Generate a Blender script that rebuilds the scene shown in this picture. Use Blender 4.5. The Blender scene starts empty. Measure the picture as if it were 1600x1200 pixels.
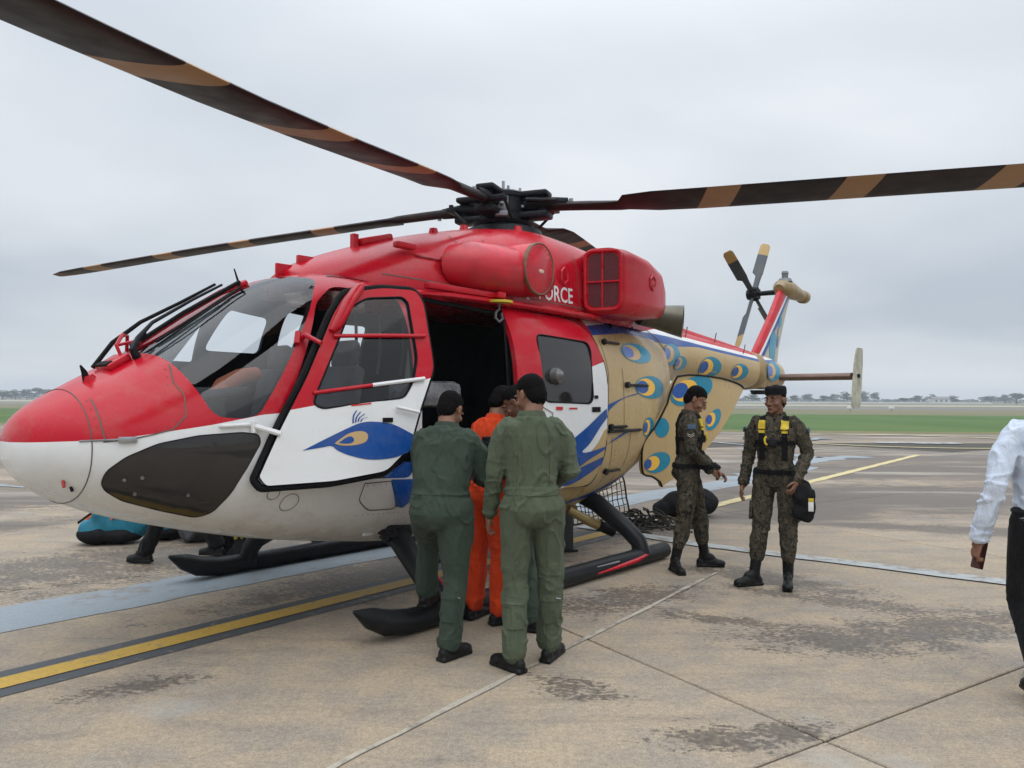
import bpy, bmesh, math, random
import numpy as np
from mathutils import Vector, Matrix, noise
from mathutils.bvhtree import BVHTree
from mathutils.geometry import tessellate_polygon
PI = math.pi
random.seed(7)
SC = bpy.context.scene
COL = SC.collection

# ------------------------------------------------------------------ camera
cam_d = bpy.data.cameras.new('camera'); cam_o = bpy.data.objects.new('camera', cam_d); COL.objects.link(cam_o)
_p = math.atan(24/1202.0); _r = math.radians(0.25)
fw = Vector((0, math.cos(_p), math.sin(_p))); rt0 = Vector((1, 0, 0)); up0 = rt0.cross(fw)
rt = rt0*math.cos(_r)+up0*math.sin(_r); up = up0*math.cos(_r)-rt0*math.sin(_r)
M = Matrix((rt, up, -fw)).transposed().to_4x4(); M.translation = Vector((0, 0, 1.62))
cam_o.matrix_world = M
cam_d.sensor_width = 36; cam_d.lens = 1202/1600*36; cam_d.clip_start = 0.05; cam_d.clip_end = 20000
SC.camera = cam_o

# ------------------------------------------------------------------ view, world, sun
SC.view_settings.view_transform = 'Standard'; SC.view_settings.look = 'None'
SC.view_settings.exposure = 0.0; SC.view_settings.gamma = 1.0; SC.view_settings.use_curve_mapping = False
SUN_EL, SUN_AZ = 62, 150          # a veiled sun high behind the cloud, to the camera's right rear
w = bpy.data.worlds.new("World"); SC.world = w; w.use_nodes = True
nt = w.node_tree; nt.nodes.clear()
def wn(t, **k):
    n = nt.nodes.new(t)
    for a, b in k.items(): setattr(n, a, b)
    return n
out = wn('ShaderNodeOutputWorld'); bg = wn('ShaderNodeBackground'); bgc = wn('ShaderNodeBackground'); mx = wn('ShaderNodeMixShader')
sky = wn('ShaderNodeTexSky', sky_type='NISHITA', sun_disc=False); sky.sun_elevation = math.radians(SUN_EL); sky.sun_rotation = math.radians(SUN_AZ)
nt.links.new(sky.outputs[0], bg.inputs[0]); bg.inputs[1].default_value = 0.10
tc = wn('ShaderNodeTexCoord'); sep = wn('ShaderNodeSeparateXYZ'); nt.links.new(tc.outputs['Generated'], sep.inputs[0])
# project the view direction on a flat cloud deck: x/(z+.12), y/(z+.12)
add = wn('ShaderNodeMath', operation='ADD'); add.inputs[1].default_value = 0.22; nt.links.new(sep.outputs[2], add.inputs[0])
mxx = wn('ShaderNodeMath', operation='MAXIMUM'); mxx.inputs[1].default_value = 0.05; nt.links.new(add.outputs[0], mxx.inputs[0])
dx = wn('ShaderNodeMath', operation='DIVIDE'); dy = wn('ShaderNodeMath', operation='DIVIDE')
nt.links.new(sep.outputs[0], dx.inputs[0]); nt.links.new(mxx.outputs[0], dx.inputs[1])
nt.links.new(sep.outputs[1], dy.inputs[0]); nt.links.new(mxx.outputs[0], dy.inputs[1])
cmb = wn('ShaderNodeCombineXYZ'); nt.links.new(dx.outputs[0], cmb.inputs[0]); nt.links.new(dy.outputs[0], cmb.inputs[1])
no = wn('ShaderNodeTexNoise'); no.inputs['Scale'].default_value = 0.62; no.inputs['Detail'].default_value = 4; no.inputs['Roughness'].default_value = 0.45; no.inputs['Distortion'].default_value = 0.3
nt.links.new(cmb.outputs[0], no.inputs['Vector'])
rp = wn('ShaderNodeMapRange'); rp.inputs['From Min'].default_value = 0.33; rp.inputs['From Max'].default_value = 0.58
nt.links.new(no.outputs[0], rp.inputs[0])
cA = wn('ShaderNodeMixRGB'); nt.links.new(rp.outputs[0], cA.inputs[0])
cA.inputs[1].default_value = (0.60, 0.67, 0.755, 1); cA.inputs[2].default_value = (0.90, 0.94, 0.985, 1)
# overcast luminance: brightens to the zenith
el = wn('ShaderNodeValToRGB'); nt.links.new(sep.outputs[2], el.inputs[0])
e = el.color_ramp.elements
e[0].position = 0.0; e[0].color = (0.86, 0.86, 0.86, 1); e[1].position = 1.0; e[1].color = (1, 1, 1, 1)
for p_, v_ in ((0.12, .86), (0.30, .97), (0.5, 1.0)):
    q = e.new(p_); q.color = (v_, v_, v_, 1)
zen = wn('ShaderNodeMapRange', interpolation_type='SMOOTHSTEP'); nt.links.new(sep.outputs[2], zen.inputs[0])
zen.inputs['From Min'].default_value = 0.38; zen.inputs['From Max'].default_value = 0.95; zen.inputs['To Min'].default_value = 1.0; zen.inputs['To Max'].default_value = 2.9
mul = wn('ShaderNodeMixRGB', blend_type='MULTIPLY'); mul.inputs[0].default_value = 1
nt.links.new(cA.outputs[0], mul.inputs[1]); nt.links.new(el.outputs[0], mul.inputs[2])
nt.links.new(mul.outputs[0], bgc.inputs[0]); nt.links.new(zen.outputs[0], bgc.inputs[1])
mx.inputs[0].default_value = 0.94
nt.links.new(bg.outputs[0], mx.inputs[1]); nt.links.new(bgc.outputs[0], mx.inputs[2]); nt.links.new(mx.outputs[0], out.inputs[0])
sl = bpy.data.lights.new('sun', 'SUN'); sl.energy = 0.6; sl.angle = math.radians(75); sl.color = (1, 0.97, 0.92)
so = bpy.data.objects.new('sun', sl); COL.objects.link(so)
so.rotation_euler = (math.radians(90-SUN_EL), 0, math.radians(180-SUN_AZ))   # light comes from azimuth SUN_AZ (clockwise from +Y)

# ------------------------------------------------------------------ helpers
def tag(o, label=None, cat=None, group=None, kind=None):
    if label: o['label'] = label
    if cat: o['category'] = cat
    if group: o['group'] = group
    if kind: o['kind'] = kind
    return o
def empty(name, loc=(0, 0, 0), rz=0, label=None, cat=None, group=None):
    o = bpy.data.objects.new(name, None); COL.objects.link(o); o.location = loc; o.rotation_euler = (0, 0, rz)
    o.empty_display_size = 0.2
    return tag(o, label, cat, group)
def link(name, me, mat=None, parent=None, smooth=True, ang=35):
    if mat is not None:
        for m in (mat if isinstance(mat, (list, tuple)) else [mat]): me.materials.append(m)
    if smooth:
        me.polygons.foreach_set('use_smooth', [True]*len(me.polygons))
        if ang: me.set_sharp_from_angle(angle=math.radians(ang))
    o = bpy.data.objects.new(name, me); COL.objects.link(o)
    if parent: o.parent = parent
    return o
def mesh(name, V, F, mat=None, parent=None, smooth=True, ang=35):
    me = bpy.data.meshes.new(name); me.from_pydata([tuple(v) for v in V], [], [tuple(f) for f in F]); me.update()
    return link(name, me, mat, parent, smooth, ang)
class MB:
    def __init__(s): s.V = []; s.F = []
    def add(s, V, F):
        n = len(s.V); s.V += [Vector(v) for v in V]; s.F += [[i+n for i in f] for f in F]; return s
    def box(s, c, size, rot=None, bev=0.0):
        bm = bmesh.new(); bmesh.ops.create_cube(bm, size=1)
        for v in bm.verts: v.co = Vector((v.co.x*size[0], v.co.y*size[1], v.co.z*size[2]))
        if bev > 0: bmesh.ops.bevel(bm, geom=bm.edges[:], offset=bev, segments=2, profile=0.5, affect='EDGES')
        R = rot.to_matrix() if hasattr(rot, 'to_matrix') else (rot if rot is not None else Matrix.Identity(3))
        bm.verts.index_update(); V = [R @ v.co + Vector(c) for v in bm.verts]; F = [[v.index for v in f.verts] for f in bm.faces]
        bm.free(); return s.add(V, F)
    def rings(s, R, caps=True, closed=True):
        V = [v for r in R for v in r]; n = len(R[0]); F = []
        for i in range(len(R)-1):
            for j in range(n if closed else n-1):
                a = i*n+j; b = i*n+(j+1) % n; F.append((a, b, b+n, a+n))
        if caps and closed: F.append(tuple(range(n))[::-1]); F.append(tuple(range((len(R)-1)*n, len(R)*n)))
        return s.add(V, F)
    def tube(s, P, r, seg=10, caps=True, flat=None, roll=None):
        P = [Vector(p) for p in P]; R = []
        rr = r if isinstance(r, (list, tuple)) else [r]*len(P)
        prev = None
        for i, p in enumerate(P):
            t = (P[min(i+1, len(P)-1)]-P[max(i-1, 0)]).normalized()
            if prev is None:
                a = Vector((0, 0, 1)) if abs(t.z) < .9 else Vector((1, 0, 0))
                if roll is not None: a = Vector(roll)
                u = (a-t*a.dot(t)).normalized()
            else: u = (prev-t*prev.dot(t)).normalized()
            prev = u; v = t.cross(u); q = rr[i]
            qa, qb = q if isinstance(q, (list, tuple)) else (q, q)
            R.append([p+u*math.cos(2*PI*k/seg)*qa+v*math.sin(2*PI*k/seg)*qb for k in range(seg)])
        return s.rings(R, caps)
    def build(s, name, mat=None, parent=None, smooth=True, ang=35):
        o = mesh(name, s.V, s.F, mat, parent, smooth, ang); return o
def part(name, mat, parent, fn, smooth=True, ang=35, **k):
    m = MB(); fn(m); return m.build(name, mat, parent, smooth, ang)
def interp(tab, x):
    """smooth (monotone-ish cubic) interpolation of rows [x, a, b...]"""
    xs = [r[0] for r in tab]; n = len(tab)
    if x <= xs[0]: return list(tab[0][1:])
    if x >= xs[-1]: return list(tab[-1][1:])
    for i in range(n-1):
        if xs[i] <= x <= xs[i+1]: break
    h = xs[i+1]-xs[i]; t = (x-xs[i])/h; outv = []
    def sl_(j, c):
        if j <= 0: return (tab[1][c]-tab[0][c])/(xs[1]-xs[0])
        if j >= n-1: return (tab[-1][c]-tab[-2][c])/(xs[-1]-xs[-2])
        a = (tab[j][c]-tab[j-1][c])/(xs[j]-xs[j-1]); b = (tab[j+1][c]-tab[j][c])/(xs[j+1]-xs[j])
        if a*b <= 0: return 0
        return 2*a*b/(a+b)
    for c in range(1, len(tab[0])):
        a, b = tab[i][c], tab[i+1][c]; ma, mb = sl_(i, c)*h, sl_(i+1, c)*h
        outv.append((2*t**3-3*t*t+1)*a+(t**3-2*t*t+t)*ma+(-2*t**3+3*t*t)*b+(t**3-t*t)*mb)
    return outv
def boolean(a, b, op='DIFFERENCE'):
    md = a.modifiers.new('b', 'BOOLEAN'); md.operation = op; md.object = b; md.solver = 'EXACT'
    dg = bpy.context.evaluated_depsgraph_get(); me = bpy.data.meshes.new_from_object(a.evaluated_get(dg))
    a.modifiers.clear(); old = a.data; a.data = me; bpy.data.meshes.remove(old); return a
def kill(o):
    d = o.data; bpy.data.objects.remove(o)
    if d: bpy.data.meshes.remove(d)
def rounded(poly, r=0.05, seg=4):
    """round the corners of a 2D polygon"""
    n = len(poly); outp = []
    for i in range(n):
        p = Vector(poly[i]); a = Vector(poly[i-1]); b = Vector(poly[(i+1) % n])
        la, lb = (a-p).length, (b-p).length; rr = min(r, la*.45, lb*.45)
        p0 = p+(a-p).normalized()*rr; p1 = p+(b-p).normalized()*rr
        for k in range(seg+1):
            t = k/seg; outp.append(tuple(p0*(1-t)**2+p*2*t*(1-t)+p1*t*t))
    return outp
def flat_grid(loops, step=0.06):
    """triangulated flat sheet from outer loop + hole loops, cut on a grid so it can be bent over a surface"""
    bm = bmesh.new(); ed = []
    for lp in loops:
        vs = [bm.verts.new((p[0], p[1], 0)) for p in lp]
        ed += [bm.edges.new((vs[i], vs[(i+1) % len(vs)])) for i in range(len(vs))]
    bmesh.ops.triangle_fill(bm, edges=ed, use_beauty=True)
    xs = [p[0] for p in loops[0]]; ys = [p[1] for p in loops[0]]
    x = math.ceil(min(xs)/step)*step
    while x < max(xs):
        bmesh.ops.bisect_plane(bm, geom=bm.verts[:]+bm.edges[:]+bm.faces[:], plane_co=(x, 0, 0), plane_no=(1, 0, 0), dist=1e-5); x += step
    y = math.ceil(min(ys)/step)*step
    while y < max(ys):
        bmesh.ops.bisect_plane(bm, geom=bm.verts[:]+bm.edges[:]+bm.faces[:], plane_co=(0, y, 0), plane_no=(0, 1, 0), dist=1e-5); y += step
    for f in bm.faces:
        if f.normal.z < 0: f.normal_flip()
    return bm
def bend(bm, fn, name, mat, parent, thick=0.0, smooth=True, ang=40):
    """fn(x, y) -> (position, normal). With thick, adds an inner skin and side walls."""
    bm.verts.index_update(); pos = {}; 
    for v in bm.verts: pos[v.index] = fn(v.co.x, v.co.y)
    V = [p for p, n in (pos[i] for i in range(len(bm.verts)))]; F = [[v.index for v in f.verts] for f in bm.faces]
    if thick:
        n0 = len(V); V = V+[pos[i][0]-pos[i][1]*thick for i in range(n0)]
        F2 = [[i+n0 for i in f][::-1] for f in F]
        for e_ in bm.edges:
            if len(e_.link_faces) == 1:
                lp = [l for l in e_.link_faces[0].loops if l.edge == e_][0]
                a, b = lp.vert.index, lp.link_loop_next.vert.index; F2.append([b, a, a+n0, b+n0])
        F = F+F2
    bm.free(); me = bpy.data.meshes.new(name); me.from_pydata([tuple(v) for v in V], [], F); me.update()
    # make outward facing consistent
    b2 = bmesh.new(); b2.from_mesh(me); bmesh.ops.remove_doubles(b2, verts=b2.verts[:], dist=1e-5)
    if thick: bmesh.ops.recalc_face_normals(b2, faces=b2.faces[:])
    b2.to_mesh(me); b2.free()
    return link(name, me, mat, parent, smooth, ang)

# ------------------------------------------------------------------ materials
MATS = {}
class NT:
    def __init__(s, name):
        s.m = bpy.data.materials.new(name); s.m.use_nodes = True; s.t = s.m.node_tree; s.t.nodes.clear()
        s.o = s.t.nodes.new('ShaderNodeOutputMaterial'); s.b = s.t.nodes.new('ShaderNodeBsdfPrincipled')
        s.t.links.new(s.b.outputs[0], s.o.inputs[0])
    def n(s, t, ins=None, **k):
        q = s.t.nodes.new(t)
        for a, b in k.items(): setattr(q, a, b)
        if ins:
            for a, b in ins.items(): s.set(q.inputs[a], b)
        return q
    def set(s, sock, v):
        if isinstance(v, bpy.types.NodeSocket): s.t.links.new(v, sock)
        elif hasattr(v, 'outputs'): s.t.links.new(v.outputs[0], sock)
        else:
            if isinstance(v, tuple) and len(v) == 3 and sock.type == 'RGBA': v = (*v, 1)
            sock.default_value = v
    def math(s, op, a, b=0.0, c=None, clamp=False):
        q = s.n('ShaderNodeMath', operation=op, use_clamp=clamp); s.set(q.inputs[0], a); s.set(q.inputs[1], b)
        if c is not None: s.set(q.inputs[2], c)
        return q.outputs[0]
    def mix(s, f, a, b, bt='MIX'):
        q = s.n('ShaderNodeMixRGB', blend_type=bt); s.set(q.inputs[0], f); s.set(q.inputs[1], a); s.set(q.inputs[2], b); return q.outputs[0]
    def coord(s, kind='Object', scale=(1, 1, 1), loc=(0, 0, 0), rot=(0, 0, 0)):
        if kind == 'World': src = s.n('ShaderNodeNewGeometry').outputs['Position']
        else: src = s.n('ShaderNodeTexCoord').outputs[kind]
        mp = s.n('ShaderNodeMapping'); s.set(mp.inputs['Vector'], src); mp.inputs['Scale'].default_value = scale
        mp.inputs['Location'].default_value = loc; mp.inputs['Rotation'].default_value = rot; return mp.outputs[0]
    def noise(s, vec, scale=5, detail=4, rough=0.5, dist=0.0):
        return s.n('ShaderNodeTexNoise', {'Vector': vec, 'Scale': scale, 'Detail': detail, 'Roughness': rough, 'Distortion': dist}).outputs[0]
    def rng(s, v, a, b, c=0.0, d=1.0):
        return s.n('ShaderNodeMapRange', {'Value': v, 'From Min': a, 'From Max': b, 'To Min': c, 'To Max': d}).outputs[0]
    def curve(s, x, pts, x0, x1, z0, z1):
        """piecewise curve z(x) built with a Float Curve node"""
        t = s.rng(x, x0, x1); fc = s.n('ShaderNodeFloatCurve'); cv = fc.mapping.curves[0]
        P = [((px-x0)/(x1-x0), (pz-z0)/(z1-z0)) for px, pz in sorted(pts)]
        while len(cv.points) < len(P): cv.points.new(0.5, 0.5)
        for q, (a, b) in zip(cv.points, P): q.location = (a, b); q.handle_type = 'VECTOR'
        fc.mapping.use_clip = True; fc.mapping.update(); s.set(fc.inputs['Value'], t)
        return s.rng(fc.outputs[0], 0, 1, z0, z1)
    def gt(s, a, b): return s.math('GREATER_THAN', a, b)
    def bump(s, h, strength=0.3, dist=0.01):
        q = s.n('ShaderNodeBump', {'Height': h, 'Strength': strength, 'Distance': dist}); s.set(s.b.inputs['Normal'], q.outputs[0])
    def P(s, **k):
        for a, b in k.items():
            nm = {'col': 'Base Color', 'rough': 'Roughness', 'metal': 'Metallic', 'coat': 'Coat Weight', 'coatr': 'Coat Roughness', 'spec': 'Specular IOR Level', 'alpha': 'Alpha', 'sheen': 'Sheen Weight', 'sss': 'Subsurface Weight'}[a]
            s.set(s.b.inputs[nm], b)
        return s
def mat(name, col, rough=0.5, metal=0.0, var=0.12, scale=6, bump=0.0, bscale=80, coat=0.0, spec=0.5, dirt=None):
    """plain material with slight colour and roughness variation"""
    if name in MATS: return MATS[name]
    s = NT(name); v = s.coord('Object'); f = s.noise(v, scale, 5, 0.6)
    f2 = s.rng(f, 0.3, 0.7, 1-var, 1+var)
    c = s.mix(1.0, col, s.n('ShaderNodeCombineXYZ', {0: f2, 1: f2, 2: f2}).outputs[0], 'MULTIPLY')
    if dirt:
        g = s.noise(s.coord('Object', (1, 1, 1), (3, 5, 1)), dirt[0], 6, 0.7); c = s.mix(s.rng(g, dirt[1], dirt[1]+.12, 0, dirt[2]), c, dirt[3])
    s.P(col=c, rough=s.rng(s.noise(v, scale*2.3, 3), .3, .7, max(rough-.08, .02), min(rough+.08, 1)), metal=metal, coat=coat, spec=spec)
    if bump: s.bump(s.noise(v, bscale, 4, 0.6), bump, 0.01)
    MATS[name] = s.m; return s.m

RED = (0.46, 0.003, 0.015); WHITE = (0.70, 0.71, 0.71); BLUE = (0.003, 0.062, 0.27); GOLD = (0.46, 0.33, 0.155)
TEAL = (0.01, 0.21, 0.33); YELLOW = (0.85, 0.48, 0.06); NAVYEYE = (0.02, 0.09, 0.33)
def grime(s, c, v, amt=0.5):
    g = s.noise(s.coord('Object', (1.2, 1.2, 2.2)), 2.2, 8, 0.68)
    c = s.mix(s.rng(g, .50, .72, 0, amt*.45), c, (0.33, 0.27, 0.2))
    g2 = s.noise(s.coord('Object', (9, 9, 1.2)), 2.0, 5, 0.6); c = s.mix(s.rng(g2, .58, .75, 0, amt*.35), c, (0.22, 0.18, 0.14))
    sp = s.noise(s.coord('Object'), 38, 3, 0.5); return s.mix(s.rng(sp, .70, .74, 0, amt*.5), c, (0.16, 0.12, 0.09))
def glossy(name, col, amt=.25, rough=.24, coat=.3):
    if name in MATS: return MATS[name]
    s = NT(name); c = grime(s, col, None, amt); s.P(col=c, rough=s.rng(s.noise(s.coord('Object'), 3, 4), .3, .7, rough-.05, rough+.14), coat=coat*.3, coatr=.08, spec=.24)
    s.bump(s.noise(s.coord('Object', (1, 1, 1)), 1.6, 2, .4), .25, .02)
    MATS[name] = s.m; return s.m
def paint_body():
    s = NT('fuselage_paint'); xyz = s.n('ShaderNodeSeparateXYZ', {0: s.n('ShaderNodeTexCoord').outputs['Object']}); X, Y, Z = xyz.outputs
    zc = s.curve(X, [(-2, 2.0), (-.45, 2.02), (.93, 1.70), (2.2, 1.60), (3.3, 1.515), (3.6, 1.455), (4.1, 1.375), (4.7, 1.34)], -2, 4.7, 0, 3)
    c = s.mix(s.gt(Z, zc), WHITE, RED)
    aft = s.curve(Z, [(.3, .36), (.7, .26), (1.0, .05), (1.25, -.2), (1.5, -.42), (2.7, -.42)], .3, 2.7, -1, 1)
    isaft = s.math('LESS_THAN', X, aft)
    zb0 = s.curve(X, [(-3.5, 2.37), (-2.2, 2.33), (-1.2, 2.35), (-.4, 2.27)], -3.5, -.4, 1, 3)
    zb1 = s.curve(X, [(-3.5, 2.42), (-2.2, 2.43), (-1.2, 2.47), (-.4, 2.37)], -3.5, -.4, 1, 3)
    a = s.mix(s.gt(Z, zb0), GOLD, BLUE); a = s.mix(s.gt(Z, zb1), a, WHITE)
    c = s.mix(isaft, c, a); c = grime(s, c, None, .45)
    # splashed dirt on the belly skin
    kd = s.noise(s.coord('Object', (1, 1, .5)), 5, 8, .7); c = s.mix(s.math('MULTIPLY', s.math('LESS_THAN', Z, s.rng(s.noise(s.coord('Object'), 3, 4), .3, .7, .7, .95)), s.rng(kd, .45, .70, 0, .35)), c, (0.30, 0.24, 0.17))
    s.P(col=c, rough=s.rng(s.noise(s.coord('Object'), 3, 4), .3, .7, .20, .36), coat=.08, coatr=.08, spec=.24)
    s.bump(s.noise(s.coord('Object'), 1.7, 2, .4), .3, .02)
    return s.m
def paint_boom():
    s = NT('boom_paint'); xyz = s.n('ShaderNodeSeparateXYZ', {0: s.n('ShaderNodeTexCoord').outputs['Object']}); X, Y, Z = xyz.outputs
    r = s.curve(X, [(-7.5, 2.40), (-6.0, 2.325), (-3.3, 2.455), (-2.2, 2.475), (-1.5, 2.48)], -7.5, -1, 1, 3)
    red = s.gt(Z, r); whi = s.gt(Z, s.math('SUBTRACT', r, .055)); blu = s.gt(Z, s.math('SUBTRACT', r, s.rng(X, -3.6, -2.8, .10, .165)))
    c = s.mix(blu, GOLD, BLUE); c = s.mix(whi, c, WHITE)
    c = s.mix(s.math('MULTIPLY', red, s.math('LESS_THAN', X, -3.05)), c, RED); c = grime(s, c, None, .45)
    s.P(col=c, rough=.3, coat=.1, coatr=.1, spec=.28); s.bump(s.noise(s.coord('Object'), 2, 2, .4), .25, .02); return s.m
def paint_fin():
    s = NT('fin_paint'); xyz = s.n('ShaderNodeSeparateXYZ', {0: s.n('ShaderNodeTexCoord').outputs['Object']}); X, Y, Z = xyz.outputs
    # distance behind the leading edge line
    le = s.curve(Z, [(1.8, -5.6), (2.38, -6.0), (2.55, -6.2), (3.5, -7.2), (3.9, -7.35)], 1.8, 3.9, -8, -5)
    d = s.math('SUBTRACT', le, X)
    c = s.mix(s.gt(d, .24), RED, WHITE); c = s.mix(s.gt(d, .31), c, BLUE); c = s.mix(s.gt(d, .42), c, (0.42, 0.37, 0.26))
    low = s.math('LESS_THAN', Z, 2.36); c = s.mix(low, c, GOLD)
    c = grime(s, c, None, .45); s.P(col=c, rough=.3, coat=.1, spec=.35); return s.m
def glassm(name, tint=(0.55, 0.6, 0.62), dens=0.5, rough=0.02):
    if name in MATS: return MATS[name]
    s = NT(name); t = s.t; tr = s.n('ShaderNodeBsdfTransparent', {0: (*tint, 1)}); gl = s.n('ShaderNodeBsdfGlossy', {'Roughness': rough, 'Color': (1, 1, 1, 1)})
    fr = s.n('ShaderNodeFresnel', {'IOR': 1.5}); f = s.math('ADD', s.math('MULTIPLY', fr.outputs[0], .85), .008, clamp=True)
    m1 = s.n('ShaderNodeMixShader', {0: f}); t.links.new(tr.outputs[0], m1.inputs[1]); t.links.new(gl.outputs[0], m1.inputs[2])
    t.links.new(m1.outputs[0], s.o.inputs[0]); MATS[name] = s.m; return s.m
M_RED = glossy('red_paint', RED); M_WHITE = glossy('white_paint', WHITE, .3); M_BLUE = glossy('blue_paint', BLUE, .3); M_GOLD = glossy('gold_paint', GOLD, .5)
M_TEAL = glossy('teal_paint', TEAL, .3); M_YEL = glossy('orange_yellow_paint', YELLOW, .3); M_EYE = glossy('eye_blue_paint', NAVYEYE, .3)
M_LILAC = glossy('pale_eye_blue', (0.12, 0.2, 0.50), .3); M_SAND = glossy('sand_paint', (0.50, 0.34, 0.16), .2)
M_BLACK = mat('black_rubber', (0.007, 0.007, 0.008), .65, var=.3, spec=.14); M_DARK = mat('interior_dark', (0.018, 0.019, 0.021), .8, var=.3, spec=.15)
M_BMETAL = mat('black_metal', (0.014, 0.015, 0.018), .42, metal=.3, var=.3, bump=.2, bscale=40, spec=.18); M_STEEL = mat('worn_steel', (0.30, 0.31, 0.33), .35, metal=.9, var=.25)
M_SEAM = mat('seam_dark', (0.13, 0.095, 0.08), .8); M_GREYM = mat('grey_metal', (0.16, 0.165, 0.17), .5, metal=.4)
M_TINT = mat('tinted_pane', (0.022, 0.020, 0.019), .08, var=.25, scale=3, coat=.25, spec=.4)
M_FAB = mat('seat_fabric', (0.05, 0.05, 0.055), .9, var=.3, bump=.3)
M_RUSTRED = mat('worn_red', (0.50, 0.006, 0.02), .4, var=.2, dirt=(7, .58, .6, (0.10, 0.05, 0.03)), coat=.2)
# ================================================================== HELICOPTER (local frame: +X nose, +Y port, Z up)
HELI = empty('helicopter', (-0.10, 8.0, 0), math.radians(228.8),
    'red, white and gold military helicopter with peacock paint, cockpit door open, parked on skids', 'helicopter')
# x, ztop, zbot, half width, z of max width, upper exponent, lower exponent
BODY = [
 (-2.30, 2.60, 1.10, .66, 1.75, 2.3, 2.3),
 (-1.90, 2.58, .86, .80, 1.62, 2.4, 2.3),
 (-1.50, 2.57, .66, .89, 1.50, 2.7, 2.3),
 (-1.00, 2.57, .50, .93, 1.42, 3.0, 2.4),
 (-.40, 2.57, .43, .975, 1.38, 3.3, 2.6),
 (.50, 2.58, .41, 1.0, 1.36, 3.4, 2.7),
 (1.8, 2.59, .43, 1.0, 1.34, 3.4, 2.7),
 (2.4, 2.60, .50, 1.0, 1.32, 3.2, 2.6),
 (2.7, 2.555, .545, .99, 1.31, 3.0, 2.5),
 (3.0, 2.43, .60, .965, 1.30, 2.6, 2.4),
 (3.3, 2.235, .67, .925, 1.29, 2.35, 2.35),
 (3.6, 2.03, .75, .85, 1.29, 2.2, 2.3),
 (3.9, 1.84, .84, .735, 1.30, 2.1, 2.2),
 (4.2, 1.665, .965, .55, 1.31, 2.05, 2.1),
 (4.34, 1.578, 1.055, .40, 1.32, 2.0, 2.0),
 (4.43, 1.495, 1.145, .26, 1.32, 2.0, 2.0),
 (4.48, 1.40, 1.25, .10, 1.32, 2.0, 2.0)]
def ring(x, zt, zb, w_, zw, nu, nl, N=80):
    R = []
    for k in range(N):
        a = 2*PI*k/N; c, s_ = math.cos(a), math.sin(a); n_ = nu if s_ >= 0 else nl
        y = w_*math.copysign(abs(c)**(2/n_), c); z = zw+((zt-zw) if s_ >= 0 else (zw-zb))*math.copysign(abs(s_)**(2/n_), s_)
        R.append(Vector((x, y, z)))
    return R
def body_xs():
    xs = list(np.arange(-2.30, 3.9, .06))+list(np.arange(3.9, 4.41, .03))+[4.42, 4.43, 4.445, 4.46, 4.47, 4.48]
    return sorted(set(round(float(x), 4) for x in xs))
m = MB(); m.rings([ring(x, *interp(BODY, x)) for x in body_xs()])
body = m.build('fuselage', None, HELI, ang=None)
BVH = BVHTree.FromPolygons([v[:] for v in m.V], m.F)
m2 = MB()
for_in = []
for x in body_xs():
    if x > 4.38 or x < -2.24: continue
    zt, zb, w_, zw, nu, nl = interp(BODY, x); t_ = .035
    for_in.append(ring(x, zt-t_, zb+t_, w_-t_, zw, nu, nl))
m2.rings(for_in); inner = m2.build('inner', None, HELI, ang=None)
P_BODY = paint_body()
for o in (body, inner):
    o.data.materials.append(P_BODY); o.data.materials.append(M_DARK)
inner.data.polygons.foreach_set('material_index', [1]*len(inner.data.polygons))
shell_src = body.copy(); shell_src.data = body.data.copy(); COL.objects.link(shell_src)
m3 = MB(); m3.rings([ring(x, zt-.008, zb+.008, w_-.008, zw, nu, nl) for x in body_xs() if x < 4.46 for zt, zb, w_, zw, nu, nl in [interp(BODY, x)]])
inner2 = m3.build('inner2', None, HELI, ang=None)
boolean(body, inner); kill(inner)
def prism(poly, y0, y1, name='cut'):
    m = MB(); n = len(poly)
    m.rings([[Vector((p[0], y0, p[1])) for p in poly], [Vector((p[0], y1, p[1])) for p in poly]])
    o = m.build(name, None, HELI, False)
    b = bmesh.new(); b.from_mesh(o.data); bmesh.ops.triangulate(b, faces=[f for f in b.faces if len(f.verts) > 4]); bmesh.ops.recalc_face_normals(b, faces=b.faces[:]); b.to_mesh(o.data); b.free()
    o.data.materials.append(P_BODY); o.data.materials.append(M_DARK); o.data.polygons.foreach_set('material_index', [1]*len(o.data.polygons))
    return o
# windscreen outline in the side view (x, z); runs past the silhouette in front of the nose
WS = rounded([(4.2, 1.935), (3.745, 1.915), (3.71, 1.85), (3.68, 1.75), (3.64, 1.64), (3.60, 1.54), (3.55, 1.50), (3.42, 1.49), (3.325, 1.515), (3.16, 1.76), (2.76, 2.40), (2.66, 2.50), (2.78, 2.54), (2.95, 2.72)], .04, 4)
COCKPIT = rounded([(3.24, 1.09), (2.10, 1.03), (2.10, 2.42), (2.62, 2.44), (2.80, 2.30), (3.10, 1.66), (3.18, 1.35)], .07, 4)
SWIN = rounded([(2.80, 2.02), (2.25, 2.02), (2.22, 2.33), (2.66, 2.37)], .06, 4)
SWIN2 = rounded([(3.12, 1.92), (2.88, 1.92), (2.88, 2.24)], .03, 4)
CABIN = rounded([(2.02, .86), (.93, .86), (.93, 2.36), (2.02, 2.42)], .08, 4)
CWIN = rounded([(2.08, 1.85), (1.84, 1.85), (1.84, 2.38), (2.08, 2.40)], .05, 4)
CWIN2 = rounded([(1.52, 1.68), (1.12, 1.68), (1.12, 2.34), (1.52, 2.34)], .06, 4)
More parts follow.
